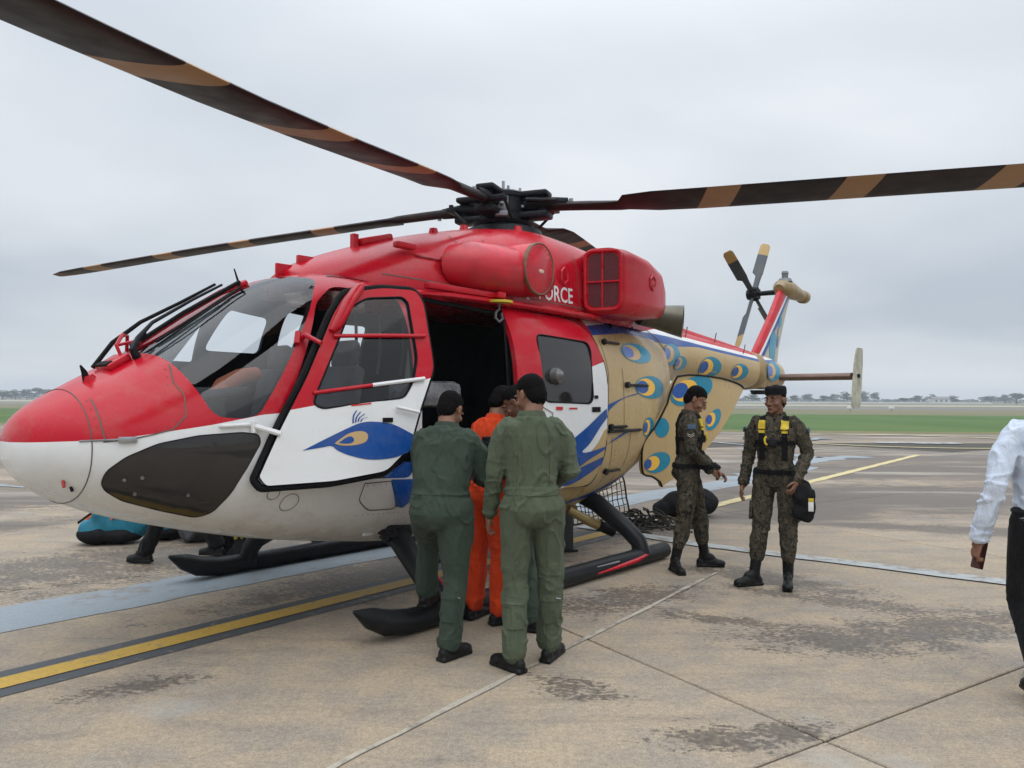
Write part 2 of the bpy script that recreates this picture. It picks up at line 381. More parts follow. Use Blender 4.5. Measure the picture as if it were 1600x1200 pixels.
cuts = [prism(WS, .05, 1.6), prism(WS, -1.6, -.05), prism(COCKPIT, .35, 1.6), prism(SWIN, -1.6, -.5), prism(CABIN, .35, 1.6), prism(CWIN, -1.6, -.5), prism(CWIN2, -1.6, -.5), prism(SWIN2, -1.6, -.5)]
for c in cuts: boolean(body, c)
body.data.polygons.foreach_set('use_smooth', [True]*len(body.data.polygons)); body.data.set_sharp_from_angle(angle=math.radians(35))
for o in [body]: o.name = 'fuselage'
M_GLASS = glassm('windscreen_glass', (0.74, 0.78, 0.81)); M_GLASS2 = glassm('door_glass', (0.76, 0.80, 0.83))
boolean(shell_src, inner2); kill(inner2)
for nm, c in (('windscreen_pane', cuts[0]), ('windscreen_pane', cuts[1])):
    g = shell_src.copy(); g.data = shell_src.data.copy(); COL.objects.link(g); boolean(g, c, 'INTERSECT')
    g.data.materials.clear(); g.data.materials.append(M_GLASS); g.data.polygons.foreach_set('material_index', [0]*len(g.data.polygons))
    # keep only the outer skin (a thin sheet)
    b = bmesh.new(); b.from_mesh(g.data); dead = []
    for f in b.faces:
        c0 = f.calc_center_median(); h, n_, i_, d_ = BVH.find_nearest(c0)
        if d_ > .004 or abs(f.normal.dot(n_)) < .6: dead.append(f)
    bmesh.ops.delete(b, geom=dead, context='FACES'); b.to_mesh(g.data); b.free()
    g.data.polygons.foreach_set('use_smooth', [True]*len(g.data.polygons))
    g.name = nm; g.parent = HELI
for c in cuts[:1]+cuts[1:2]: kill(c)
for c in cuts[2:]: kill(c)
kill(shell_src)

def surf(x, z, off=0.0, side=1, bvh=None):
    """point on the flank seen from port (side=1) or starboard (-1)"""
    b = bvh or BVH
    h = b.ray_cast(Vector((x, 5*side, z)), Vector((0, -side, 0)))
    if h[0] is None:
        h = b.find_nearest(Vector((x, .4*side, z)))
    p, n_ = h[0], h[1]
    if n_.y*side < 0 and abs(n_.y) > .05: n_ = -n_
    return p+n_*off, n_
def decal(name, loops, material, off=.004, thick=0.0, parent=None, side=1, step=.07, bvh=None):
    bm = flat_grid(loops, step)
    return bend(bm, lambda x, z: surf(x, z, off, side, bvh), name, material, parent or HELI, thick)
def seam(name, pts, wd=.007, material=None, off=.0035, side=1, bvh=None, closed=False, parent=None):
    P = [Vector((p[0], p[1])) for p in pts]
    if closed: P.append(P[0])
    Q = []
    for a, b in zip(P[:-1], P[1:]):
        k = max(1, int((b-a).length/.04)); Q += [a+(b-a)*i/k for i in range(k)]
    Q.append(P[-1]); R = []
    for i, q in enumerate(Q):
        t = (Q[min(i+1, len(Q)-1)]-Q[max(i-1, 0)]).normalized(); n2 = Vector((-t.y, t.x))*wd/2
        R.append([surf(*(q+n2), off, side, bvh)[0], surf(*(q-n2), off, side, bvh)[0]])
    V = [v for r in R for v in r]; F = [(2*i, 2*i+1, 2*i+3, 2*i+2) for i in range(len(R)-1)]
    return mesh(name, V, F, material or M_SEAM, parent or HELI)
def ell(cx, cz, a, b, rot=0, n=28, a0=0, a1=360):
    r = math.radians(rot); L = []
    for k in range(n):
        t = math.radians(a0+(a1-a0)*k/n); x, z = a*math.cos(t), b*math.sin(t)
        L.append((cx+x*math.cos(r)-z*math.sin(r), cz+x*math.sin(r)+z*math.cos(r)))
    return L

EYES = []
def eye(cx, cz, a, b, bvh=None, rot=0, pale=False, parent=None, off=.005, f=None, sh=1.0):
    """peacock eye: teal drop, orange ring, blue pupil, each set nearer the nose than the last"""
    f = f or (lambda nm, lp, mt, o_: decal(nm, [lp], mt, o_, parent=parent, bvh=bvh, step=.09))
    f('feather_marking', ell(cx, cz, a, b, rot), M_TEAL if not pale else M_TEALP, off)
    f('feather_marking', ell(cx+a*.36*sh, cz, a*.56, b*.76, rot), M_YEL if not pale else M_YELP, off+.002)
    f('feather_marking', ell(cx+a*.58*sh, cz, a*.34, b*.55, rot), M_EYE if not pale else M_LILAC, off+.004)
M_TEALP = glossy('faded_teal', (0.05, 0.27, 0.40), .4); M_YELP = glossy('faded_orange', (0.62, 0.42, 0.2), .4)

# ---- tail boom
BOOM = [  # x, cz, half height, half width
 (-7.25, 2.02, .10, .08), (-7.15, 2.03, .18, .15), (-6.95, 2.05, .24, .20), (-6.5, 2.08, .275, .24), (-6.0, 2.10, .29, .26), (-5.0, 2.16, .31, .30), (-4.0, 2.21, .33, .34),
 (-3.2, 2.24, .36, .40), (-2.6, 2.23, .40, .52), (-2.0, 2.15, .46, .62), (-1.4, 2.08, .50, .68)]
m = MB(); xs = list(np.arange(-7.25, -1.39, .08))+[-1.4]
m.rings([[Vector((x, hw*math.copysign(abs(math.cos(t))**.9, math.cos(t)), cz+hh*math.copysign(abs(math.sin(t))**.9, math.sin(t)))) for t in [2*PI*k/48 for k in range(48)]] for x in xs for cz, hh, hw in [interp(BOOM, x)]])
P_BOOM = paint_boom(); boom = m.build('tail_boom', P_BOOM, HELI); BV_BOOM = BVHTree.FromPolygons([v[:] for v in m.V], m.F)
# dorsal spine fairing
m = MB()
m.rings([[Vector((x, w_*c, z0+h_*s_)) for c, s_ in ((-1, -.6), (-1, .1), (-.8, .7), (-.4, 1), (.4, 1), (.8, .7), (1, .1), (1, -.6))] for x, z0, w_, h_ in
   [(-6.35, 2.33, .05, .06), (-6.0, 2.35, .09, .06), (-5, 2.44, .12, .07), (-4, 2.51, .14, .09), (-3.2, 2.57, .16, .11), (-2.6, 2.60, .2, .12)]])
m.build('spine_fairing', M_RED, HELI)
# ring fairing on the boom end
m = MB(); cz, hh, hw = interp(BOOM, -5.95)
m.rings([[Vector((x, (hw+g)*math.cos(2*PI*k/40), cz+(hh+g)*math.sin(2*PI*k/40))) for k in range(40)] for x, g in ((-6.15, .0), (-6.1, .012), (-5.85, .022), (-5.8, .0))], False)
m.build('boom_collar', mat('bronze_collar', (0.27, 0.19, 0.08), .45, var=.3), HELI)
# ---- fin
m = MB()
def fin_ring(z, xl, xt, th):
    R = []; ch = xl-xt
    for k in range(24):
        t = 2*PI*k/24; u = (1-math.cos(t))/2; y = th*math.sin(t)*(1.15-.6*u)
        R.append(Vector((xl-ch*u, y, z)))
    return R
m.rings([fin_ring(*r) for r in ((1.86, -6.25, -6.95, .11), (2.05, -6.15, -7.08, .12), (2.36, -6.10, -7.16, .11), (2.55, -6.26, -7.22, .09), (3.1, -6.83, -7.50, .08), (3.5, -7.18, -7.74, .075), (3.62, -7.30, -7.84, .075))])
fin = m.build('tail_fin', paint_fin(), HELI); BV_FIN = BVHTree.FromPolygons([v[:] for v in m.V], m.F)
# gearbox fairing at the fin top
m = MB(); m.tube([(-7.25, 0, 3.57), (-7.32, 0, 3.60), (-7.6, 0, 3.61), (-8.1, 0, 3.57), (-8.32, 0, 3.55)], [.09, .14, .165, .12, .10], 20)
m.tube([(-8.30, 0, 3.55), (-8.32, 0, 3.55), (-8.44, 0, 3.55), (-8.46, 0, 3.55)], [.11, .125, .12, .10], 16)
m.build('gearbox_fairing', mat('bronze_gold', (0.24, 0.165, 0.06), .4, var=.3, coat=.3), HELI)
m = MB(); m.tube([(-7.52, 0, 3.73), (-7.52, 0, 3.79)], [.13, .10], 16); m.tube([(-7.52, 0, 3.79), (-7.52, 0, 3.90)], [.055, .055], 12); m.tube([(-7.52, 0, 3.88), (-7.52, 0, 3.92)], [.065, .05], 12)
m.build('beacon_light', M_GREYM, HELI)
# ---- tailplane with end plates
m = MB()
m.rings([[Vector((-6.88+.19*math.cos(t), y, 2.01+.045*math.sin(t)*(1.2+.5*math.cos(t)))) for t in [2*PI*k/20 for k in range(20)]] for y in (-1.36, -.2, .2, 1.36)])
m.build('tailplane', mat('brown_stabiliser', (0.15, 0.085, 0.06), .5, var=.25), HELI)
for sgn in (1, -1):
    m = MB()
    m.rings([[Vector((xc+ch*1.2*math.cos(t), sgn*1.40+.018*math.sin(t), z)) for t in [2*PI*k/16 for k in range(16)]] for z, xc, ch in ((1.50, -6.86, .14), (1.55, -6.85, .19), (1.8, -6.90, .20), (2.2, -6.98, .19), (2.42, -7.04, .15), (2.47, -7.06, .12))])
    ep = m.build('end_plate', mat('end_plate_paint', (0.38, 0.37, 0.29), .45, var=.25, dirt=(5, .5, .6, (.2, .17, .1))), HELI)
    if sgn > 0:
        part('end_plate_fitting', M_BLACK, ep, lambda m: (m.tube([(-6.9, 1.41, 2.02), (-6.9, 1.45, 2.02)], .03, 10), m.box((-6.95, 1.42, 2.0), (.10, .02, .02))))
# ---- tail rotor on the starboard side
TR = Vector((-7.50, -.58, 3.56))
m = MB(); m.tube([(-7.50, -.1, 3.56), (-7.50, -.62, 3.56)], [.05, .04], 12); m.tube([TR+Vector((0, .10, 0)), TR+Vector((0, -.10, 0))], [.10, .10], 14)
for k in range(8):
    a = 2*PI*k/8; m.tube([TR+Vector((.1*math.cos(a), .10, .1*math.sin(a))), TR+Vector((.12*math.cos(a), -.06, .12*math.sin(a)))], .018, 6)
tr = m.build('tail_rotor', M_BMETAL, HELI)
def tr_mat():
    s = NT('tail_blade_paint'); xyz = s.n('ShaderNodeSeparateXYZ', {0: s.n('ShaderNodeTexCoord').outputs['Object']}); r = xyz.outputs[0]
    c = s.mix(s.gt(r, .93), (0.028, 0.038, 0.045), (0.36, 0.23, 0.07)); c = grime(s, c, None, .2); s.P(col=c, rough=.45); return s.m
TRM = tr_mat(); mb = MB()
mb.rings([[Vector((r, .012*math.sin(t)*q, ch*math.cos(t)+sw)) for t in [2*PI*k/12 for k in range(12)]] for r, ch, sw, q in ((.08, .05, 0, 2.5), (.30, .05, 0, 2), (.42, .055, 0, 1.6), (.48, .095, -.03, 1), (.9, .095, -.03, 1), (1.14, .09, -.03, .8), (1.2, .06, -.03, .6))])
first = None
for a in (32.5, 122.5, 212.5, 302.5):
    if first is None: o = mb.build('blade', TRM, tr); first = o
    else: o = first.copy(); COL.objects.link(o); o.parent = tr
    ax = Matrix.Rotation(-math.radians(a), 4, 'Y'); o.matrix_local = Matrix.Translation(TR) @ ax @ Matrix.Rotation(math.radians(-62), 4, 'X')
# ---- engine cowling on the roof
COWL = [ # x, ztop, half width, exponent
 (-3.30, 2.66, .20, 2.2), (-2.7, 2.82, .36, 2.4), (-2.0, 3.02, .50, 2.6), (-1.4, 3.20, .62, 3), (-.8, 3.30, .72, 3.2), (0, 3.34, .78, 3.2), (.6, 3.27, .78, 3.0), (1.2, 3.14, .76, 2.8), (1.7, 3.0, .72, 2.5), (2.1, 2.86, .64, 2.3), (2.4, 2.74, .5, 2.2), (2.55, 2.66, .38, 2.0), (2.62, 2.6, .25, 2.0)]
m = MB(); R = []
for x in list(np.arange(-3.3, 2.6, .07))+[2.6]:
    zt, w_, n_ = interp(COWL, x); zb = 2.44; rr = []
    for k in range(41):
        a = PI*k/40; rr.append(Vector((x, w_*math.copysign(abs(math.cos(a))**(2/n_), math.cos(a)), zb+(zt-zb)*abs(math.sin(a))**(2/n_))))
    R.append(rr)
m.rings(R); cowl = m.build('engine_cowling', M_RED, HELI, ang=50); BV_COWL = BVHTree.FromPolygons([v[:] for v in m.V], m.F)
for xx in (1.25, .95, -.3):
    seam('panel_seam', [(xx, 2.50), (xx+.02, 2.8), (xx, 3.05)], .008, bvh=BV_COWL, parent=cowl)
seam('panel_seam', [(2.1, 2.60), (1.3, 2.56), (.4, 2.555), (-.6, 2.53)], .01, bvh=BV_COWL, parent=cowl)
seam('pipe_rail', [(1.75, 2.80), (1.45, 2.78)], .03, M_RED, off=.02, bvh=BV_COWL, parent=cowl)
# deck fairing under the cowling (edge of the roof)
part('roof_rail', M_RED, HELI, lambda m: m.tube([(2.15, .80, 2.44), (1.6, .845, 2.46), (.6, .86, 2.465), (-.5, .85, 2.45)], [(.03, .05)]*4, 10))
# fins / steps in front of the cowl
part('wire_deflector', M_RED, HELI, lambda m: (m.box((2.58, 0, 2.62), (.16, .03, .12), bev=.005), m.box((2.40, .05, 2.70), (.20, .04, .12), bev=.005)))
part('cowl_air_scoop', M_RED, HELI, lambda m: m.box((1.86, .60, 2.86), (.20, .07, .05), bev=.012))
part('roof_hinge_block', M_RED, HELI, lambda m: (m.box((1.82, .15, 2.97), (.34, .14, .07), Matrix.Rotation(.28, 3, 'Y'), .02), m.box((2.02, .15, 2.93), (.05, .05, .12))))
for x_, y_, z_ in ((1.22, .25, 3.13), (.78, .2, 3.24), (.25, .42, 3.29)):
    part('cowl_latch', M_RED, cowl, lambda m: m.tube([(x_, y_, z_-.03), (x_, y_, z_+.03)], [.05, .035], 10))
# ---- engine air intake: barrel with red blanking disc
m = MB()
m.tube([(1.40, .74, 2.75), (1.41, .745, 2.75), (1.40, .75, 2.75), (1.33, .765, 2.75), (1.0, .78, 2.76), (.6, .76, 2.77), (.3, .72, 2.78), (.14, .66, 2.80)], [.15, .175, .192, .212, .222, .222, .19, .07], 36)
intake = m.build('intake_barrel', M_RUSTRED, HELI)
dn = Vector((-.10, 1, -.04)).normalized(); dc = Vector((.60, .985, 2.795))
m = MB(); m.tube([dc-dn*.40, dc-dn*.02, dc, dc+dn*.004], [.235, .232, .222, .215], 40); m.build('intake_cover', M_RUSTRED, intake)
m = MB(); R = []
for r_, o_ in ((.235, -.03), (.238, -.005), (.230, .008), (.221, .004)): R.append([dc+dn*o_+(Vector((1, .1, 0)).normalized()*math.cos(2*PI*k/40)+Vector((0, .04, 1)).normalized()*math.sin(2*PI*k/40))*r_ for k in range(40)])
m.rings(R, False); m.build('worn_rim', mat('worn_brown', (0.17, 0.10, 0.06), .6, var=.4, scale=20), intake)
part('mud_splash', mat('dry_mud', (.62, .42, .33), .8), intake, lambda m: m.tube([dc+dn*.003+Vector((-.02, 0, -.02)), dc+dn*.007+Vector((-.02, 0, -.02))], [(.02, .045), (.015, .035)], 9))
for k in range(14):
    pass
m = MB()
for k in range(22):
    a = 2*PI*k/22; p = dc+dn*.006+(Vector((1, .1, 0))*math.cos(a)+Vector((0, .04, 1))*math.sin(a))*.195; m.tube([p-dn*.004, p+dn*.003], .0055, 6)
for k in range(14): 
    a = PI*(.1+.8*k/13); p = Vector((1.0, .77+.222*math.cos(a-.7), 2.76+.222*math.sin(a-.7))); m.tube([p, p*1.0005+Vector((0, .003, .002))], .006, 6)
tag(m.build('rivets', M_SEAM, intake), kind='stuff')
# ---- exhaust/oil cooler box with four-pane grille facing forward
m = MB(); R = []
for x, y0, y1, z0, z1, rc in ((-.42, .79, 1.15, 2.50, 3.12, .09), (-.44, .77, 1.18, 2.475, 3.145, .10), (-.60, .60, 1.20, 2.46, 3.15, .10), (-1.0, .50, 1.18, 2.47, 3.12, .13), (-1.35, .40, 1.11, 2.50, 3.05, .17), (-1.60, .30, 1.0, 2.53, 2.95, .18), (-1.72, .30, .88, 2.58, 2.86, .12)):
    pl_ = rounded([(y0, z0), (y1-.06, z0), (y1, z0+.10), (y1, z1-.08), (y1-.12, z1), (y0, z1)], rc, 6); R.append([Vector((x-.34*max(0, min(1, (x+.8)/.38))*(p[0]-.97), p[0], p[1])) for p in pl_])
m.rings(R); boxo = m.build('oil_cooler_housing', M_RED, HELI, ang=30)
gx = lambda y: -.42-.34*(y-.97)
lpm = rounded([(.83, 2.55), (1.12, 2.55), (1.12, 3.08), (.83, 3.08)], .07, 5); lp = rounded([(.80, 2.52), (1.15, 2.52), (1.15, 3.11), (.80, 3.11)], .09, 6)
part('grille_mesh', mat('grille_dark', (0.09, 0.003, 0.008), .6, var=.4, scale=40, bump=.6, bscale=180), boxo, lambda m: m.rings([[Vector((gx(p[0])+o_, p[0], p[1])) for p in lpm] for o_ in (-.02, .006)]))
part('grille_frame', M_RED, boxo, lambda m: (m.tube([(gx(p[0])+.008, p[0], p[1]) for p in lp+lp[:1]], .02, 8, False), m.tube([(gx(.97)+.012, .97, 2.53), (gx(.97)+.012, .97, 3.10)], .011, 6), m.tube([(gx(.81)+.012, .81, 2.80), (gx(1.14)+.012, 1.14, 2.80)], .011, 6)))
def hexring(c, ax, r, th, m):
    c = Vector(c); u, v = ax
    m.tube([c+Vector(u)*math.cos(a)*r*.7+Vector(v)*math.sin(a)*r for a in [PI/2+2*PI*k/6 for k in range(7)]], th, 6, False)
part('vent_ring', M_RUSTRED, boxo, lambda m: (hexring((-1.02, 1.185, 2.84), ((1, 0, 0), (0, 0, 1)), .075, .012, m), m.tube([(-1.02, 1.16, 2.84), (-1.02, 1.19, 2.84)], .03, 10)))
part('vent_ring', M_RUSTRED, boxo, lambda m: hexring((-1.72, .86, 2.70), ((.5, -.5, 0), (0, 0, 1)), .08, .014, m))
part('vent_ring', M_RUSTRED, cowl, lambda m: hexring((-.02, .792, 2.83), ((1, 0, 0), (0, 0, 1)), .08, .010, m))
# mirrored simple housing on starboard, plus the exhaust nozzles
m = MB(); m.rings([[Vector((v.x, -v.y, v.z)) for v in r] for r in R]); m.build('oil_cooler_housing', M_RED, HELI, ang=30)
M_EXH = mat('exhaust_metal', (0.11, 0.10, 0.075), .38, metal=.75, var=.35, scale=4)
for sgn in (1, -1):
    m = MB(); A = Vector((-1.55, .62*sgn, 2.62)); d_ = Vector((-.86, .42*sgn, -.10)).normalized()
    q0 = d_.cross(Vector((0, 0, 1))).normalized(); q1 = q0.cross(d_)
    A = Vector((-1.60, .66*sgn, 2.60))
    def rg(s_, r, cut=0): return [A+d_*(s_+cut*math.cos(a))+q0*math.cos(a)*r+q1*math.sin(a)*r for a in [2*PI*k/28 for k in range(28)]]
    m.rings([rg(0, .12), rg(.25, .14), rg(.60, .19, -.14*sgn), rg(.595, .175, -.14*sgn), rg(.2, .12)], False); m.build('exhaust_nozzle', M_EXH, HELI)
# ---- sliding cabin door, pushed back
SLIDE = rounded([(.95, .84), (-.28, .80), (-.40, 1.1), (-.43, 1.9), (-.30, 2.24), (-.12, 2.36), (.98, 2.405)], .10, 5)
SWN = rounded([(.62, 1.60), (-.15, 1.58), (-.19, 2.16), (.64, 2.19)], .09, 5)
def paint_slide():
    s = NT('slide_door_paint'); xyz = s.n('ShaderNodeSeparateXYZ', {0: s.n('ShaderNodeTexCoord').outputs['Object']}); X, Y, Z = xyz.outputs
    zc = s.curve(X, [(-.5, 2.02), (1.0, 1.66)], -.5, 1, 0, 3); c = s.mix(s.gt(Z, zc), WHITE, RED); aft = s.curve(Z, [(.3, .36), (.7, .26), (.95, .10), (1.2, -.25), (1.32, -.36), (1.4, -.6), (2.7, -.9)], .3, 2.7, -1, 1); c = s.mix(s.math('LESS_THAN', X, aft), c, GOLD); c = grime(s, c, None, .3); s.P(col=c, rough=.24, coat=.08, coatr=.08, spec=.24)
    s.bump(s.noise(s.coord('Object'), 1.7, 2, .4), .3, .02); return s.m
P_SL = paint_slide()
sdoor = decal('sliding_door', [SLIDE, SWN], P_SL, .055, .045)
decal('window_pane', [SWN], M_TINT, .048, .004, sdoor)
m = MB(); m.tube([surf(p[0], p[1], .045)[0] for p in SLIDE+SLIDE[:1]], .013, 6, False); m.build('door_seal', M_BLACK, sdoor)
m = MB(); m.tube([surf(p[0], p[1], .056)[0] for p in SWN+SWN[:1]], .008, 6, False); m.build('window_gasket', M_BLACK, sdoor)
m = MB(); cp = [surf(x, z, .01)[0] for x, z in CABIN]; m.tube(cp+cp[:1], .02, 6, False); m.build('cabin_opening_seal', M_BLACK, HELI)
part('window_vent_scoop', mat('clear_vent', (0.10, .10, .10), .15, var=.2, coat=.6), sdoor, lambda m: m.tube([surf(.42, 1.83, .05)[0], surf(.42, 1.83, .09)[0], surf(.40, 1.83, .12)[0]], [(.085, .10), (.075, .09), (.03, .05)], 14))
part('slide_rail', M_BMETAL, HELI, lambda m: m.tube([surf(x, 2.43, .03)[0] for x in (2.0, 1.4, .8, .2, -.4, -1.0, -1.4)], .012, 6))
part('slide_rail', M_BMETAL, HELI, lambda m: m.tube([surf(x, 1.30, .018)[0] for x in (-.5, -.75, -1.0, -1.2)], .016, 6))
# rescue winch lug above the cabin door
wl = surf(1.05, 2.40, .10)[0]
part('winch_bracket', M_RED, HELI, lambda m: (m.box(wl+Vector((.35, 0, .05)), (.9, .07, .05), bev=.01), m.box(wl+Vector((0, .02, .05)), (.10, .14, .05), bev=.01)))
part('winch_disc', mat('yellow_disc', (.55, .42, .03), .5), HELI, lambda m: m.tube([wl+Vector((0, .05, .0)), wl+Vector((0, .05, -.02))], .12, 20))
part('winch_hook', M_GREYM, HELI, lambda m: m.tube([wl+Vector((0, .05, -.02)), wl+Vector((0, .05, -.07)), wl+Vector((.04, .05, -.10)), wl+Vector((.045, .05, -.15)), wl+Vector((0, .05, -.18)), wl+Vector((-.045, .05, -.15)), wl+Vector((-.03, .05, -.10))], .011, 8))
# ---- open cockpit door: closed outline swung 20 degrees about its front hinge line
DPH = math.radians(20); P0 = Vector((3.33, 1.0, 1.05)); DU = Vector((-math.cos(DPH), math.sin(DPH), 0)); DV = Vector((-.13*math.sin(DPH), -.13*math.cos(DPH), 1)); DN = DU.cross(DV).normalized()
if DN.y < 0: DN = -DN
DOOR = rounded([(-.03, .06), (.0, .02), (.42, .03), (.78, .08), (.955, .235), (1.05, .50), (1.175, .79), (1.135, 1.27), (1.085, 1.36), (.83, 1.355), (.56, 1.30), (.46, 1.14), (.27, .71), (.10, .385), (-.04, .08)], .05, 3)
DWIN = rounded([(.30, .53), (.335, .625), (.49, .97), (.585, 1.195), (.70, 1.27), (.97, 1.30), (1.01, 1.265), (1.05, .86), (1.01, .695), (.935, .575), (.36, .498)], .04, 3)
def doorf(off=0.0):
    def f(u, v):
        bulge = -.10*(max(0, v-.25))**2*.6+.03*math.sin(PI*min(max(u/1.2, 0), 1))
        p = P0+DU*u+DV*v+DN*(bulge+off); n_ = (DN+Vector((0, 0, .12*max(0, v-.25)))).normalized()
        return p, n_
    return f
def paint_door():
    s = NT('cockpit_door_paint'); xyz = s.n('ShaderNodeSeparateXYZ', {0: s.n('ShaderNodeTexCoord').outputs['Object']}); X, Y, Z = xyz.outputs
    zc = s.curve(X, [(1.9, 1.86), (2.35, 1.735), (2.8, 1.62), (3.4, 1.50)], 1.9, 3.4, 0, 3); c = s.mix(s.gt(Z, zc), WHITE, RED); c = grime(s, c, None, .25); s.P(col=c, rough=.24, coat=.08, coatr=.08, spec=.24)
    s.bump(s.noise(s.coord('Object'), 1.7, 2, .4), .3, .02); return s.m
door = bend(flat_grid([DOOR, DWIN], .08), doorf(.02), 'cockpit_door', [paint_door(), M_DARK], HELI, .05)
for p in door.data.polygons:
    if p.normal.dot(DN) < .5: p.material_index = 1
bend(flat_grid([DWIN], .08), doorf(.012), 'window_pane', M_GLASS2, door)
cx_, cy_ = .55, .7
DSEAL = [(u+(u-cx_)*.03+(-.012), v+(v-cy_)*.022) for u, v in DOOR]
m = MB(); f_ = doorf(-.03); m.tube([f_(*p)[0] for p in DSEAL+DSEAL[:1]], .026, 8, False); m.build('door_seal', M_BLACK, door)
m = MB(); f_ = doorf(.02); m.tube([f_(*p)[0] for p in DWIN+DWIN[:1]], .007, 6, False); m.build('window_gasket', M_BLACK, door)
def dbar(name, a, b, mt, r=.014, off=.035):
    f = doorf(off); part(name, mt, door, lambda m: m.tube([f(a[0]+(b[0]-a[0])*i/6, a[1]+(b[1]-a[1])*i/6)[0] for i in range(7)], r, 8))
dbar('window_bar', (.45, .985), (1.12, 1.02), M_RED); dbar('window_bar', (.30, .60), (.70, .655), M_RED, .013); dbar('window_bar', (.70, .655), (1.09, .71), M_WHITE, .014)
dbar('door_handle', (.86, .505), (1.03, .47), M_WHITE, .012, .05)
f_ = doorf(.0); part('door_latch', M_BLACK, door, lambda m: m.box(f_(.80, .42)[0]+DN*.028, (.07, .012, .03), Matrix.Rotation(DPH*-1, 3, 'Z')))
# fairing boss at top of the door
m = MB(); f_ = doorf(.03)
m.tube([f_(.44, 1.02)[0], f_(.475, 1.06)[0], f_(.56, 1.22)[0], f_(.64, 1.33)[0], f_(.68, 1.37)[0]], [(.02, .03), (.035, .06), (.04, .075), (.035, .06), (.012, .02)], 14); m.build('hinge_fairing', M_RED, door)
part('door_hinge', M_RED, HELI, lambda m: (m.tube([surf(2.98, 2.02, .01)[0], surf(2.98, 2.02, .06)[0]+Vector((-.02, 0, 0)), doorf(.05)(.36, .93)[0]], [.016, .018, .014], 8), m.tube([surf(2.99, 2.06, .015)[0], surf(3.02, 1.98, .015)[0]], .022, 8)))
part('door_hinge', M_WHITE, HELI, lambda m: (m.tube([surf(3.36, 1.44, .02)[0], doorf(.03)(.09, .34)[0]], [.018, .018], 8), m.tube([surf(3.37, 1.47, .015)[0], surf(3.37, 1.40, .015)[0]], .018, 8)))
# ---- chin windows, panel lines and markings
CHIN = rounded([(4.13, 1.12), (4.12, 1.19), (4.04, 1.27), (3.89, 1.345), (3.68, 1.39), (3.43, 1.405), (3.335, 1.39), (3.32, 1.34), (3.39, 1.21), (3.47, 1.02), (3.52, .89), (3.58, .86), (3.78, .92), (4.0, 1.0), (4.10, 1.07)], .03, 3)
for sd in (1, -1):
    cw = decal('chin_window', [CHIN], M_TINT, .004, side=sd, step=.05)
    if sd == 1:
        m = MB(); m.tube([surf(p[0], p[1], .003)[0] for p in CHIN+CHIN[:1]], .004, 5, False); m.build('window_gasket', M_BLACK, cw)
        part('pane_clip', M_STEEL, cw, lambda m: None)
        for q in ((4.03, 1.14), (3.95, 1.15), (3.96, 1.05), (3.70, 1.03)):
            pp, nn = surf(q[0], q[1], .006); part('pane_clip', M_STEEL, cw, lambda m: m.tube([pp-nn*.004, pp+nn*.01], .011, 8))
for o in [o for o in bpy.data.objects if o.name.startswith('pane_clip') and not o.data.vertices]: kill(o)
m = MB(); R = [Vector((4.19, v.y*1.003, v.z+ (v.z-1.31)*.003)) for v in ring(4.19, *interp(BODY, 4.19))]
m.tube(R+R[:1], .0035, 5, False); m.build('panel_seam', M_SEAM, HELI)
for pts in ([(3.72, 1.83), (3.75, 1.72), (3.72, 1.63), (3.735, 1.51), (3.81, 1.43), (3.91, 1.40), (4.03, 1.372), (4.14, 1.36)],
            [(4.14, 1.61), (4.14, 1.45), (4.13, 1.36)], [(2.55, 1.06), (2.9, 1.04)],
            rounded([(2.53, 1.02), (2.27, 1.02), (2.18, .80), (2.43, .81), (2.55, .90), (2.53, 1.02)], .04),
            [(-.85, 1.95), (-.85, 1.33), (-.55, 1.33)], [(-.47, 1.33), (-.65, 1.33), (-1.18, 1.30), (-1.40, 1.30)], [(-.60, 1.24), (-.65, .90), (-.55, .72)],
            [(-1.0, 1.28), (-1.0, 1.0), (-.98, .86)], [(-.50, 2.24), (-.55, 1.9), (-.50, 1.36)], [(-.6, 2.45), (-1.3, 2.44)]):
    seam('panel_seam', pts, .008)
for cx, cz, r in ((3.07, .93, .06), (3.20, 1.0, .04)): seam('panel_seam', ell(cx, cz, r, r, n=18), .0045, closed=True)
RV = MB()
def rivets(pts, gap=.045, r=.0042, bvh=None, off=.001):
    P = [Vector(p) for p in pts]
    for a, b in zip(P[:-1], P[1:]):
        k = max(1, int((b-a).length/gap))
        for i in range(k):
            q = a.lerp(b, i/k); p, n_ = surf(q.x, q.y, 0, 1, bvh); RV.tube([p-n_*.002, p+n_*(off+.0015)], r, 5)
for args in (([(1.6, 2.59), (.9, 2.585), (-.3, 2.57)], BV_COWL), ([(1.6, 2.53), (.9, 2.525), (-.3, 2.51)], BV_COWL), ([(1.22, 2.55), (1.24, 3.0)], BV_COWL), ([(.92, 2.9), (.93, 3.1)], BV_COWL), ([(-.28, 2.55), (-.29, 3.1)], BV_COWL), ([(2.0, 2.64), (1.3, 2.75)], BV_COWL)): rivets(args[0], bvh=args[1])
for pts in ([(4.16, 1.60), (4.16, 1.40)], [(3.75, 1.80), (3.78, 1.70), (3.75, 1.62), (3.765, 1.52), (3.83, 1.445), (3.93, 1.41)], [(2.5, 1.0), (2.28, 1.0)], [(-.95, 1.9), (-.95, 1.38)], [(-.6, 1.30), (-1.3, 1.27)], [(-.5, 2.2), (-1.5, 2.24)], [(-.7, 1.2), (-.7, .8)], [(2.5, .78), (1.2, .72), (.2, .72)], [(-.46, 1.9), (-.46, 1.4)]): rivets(pts)
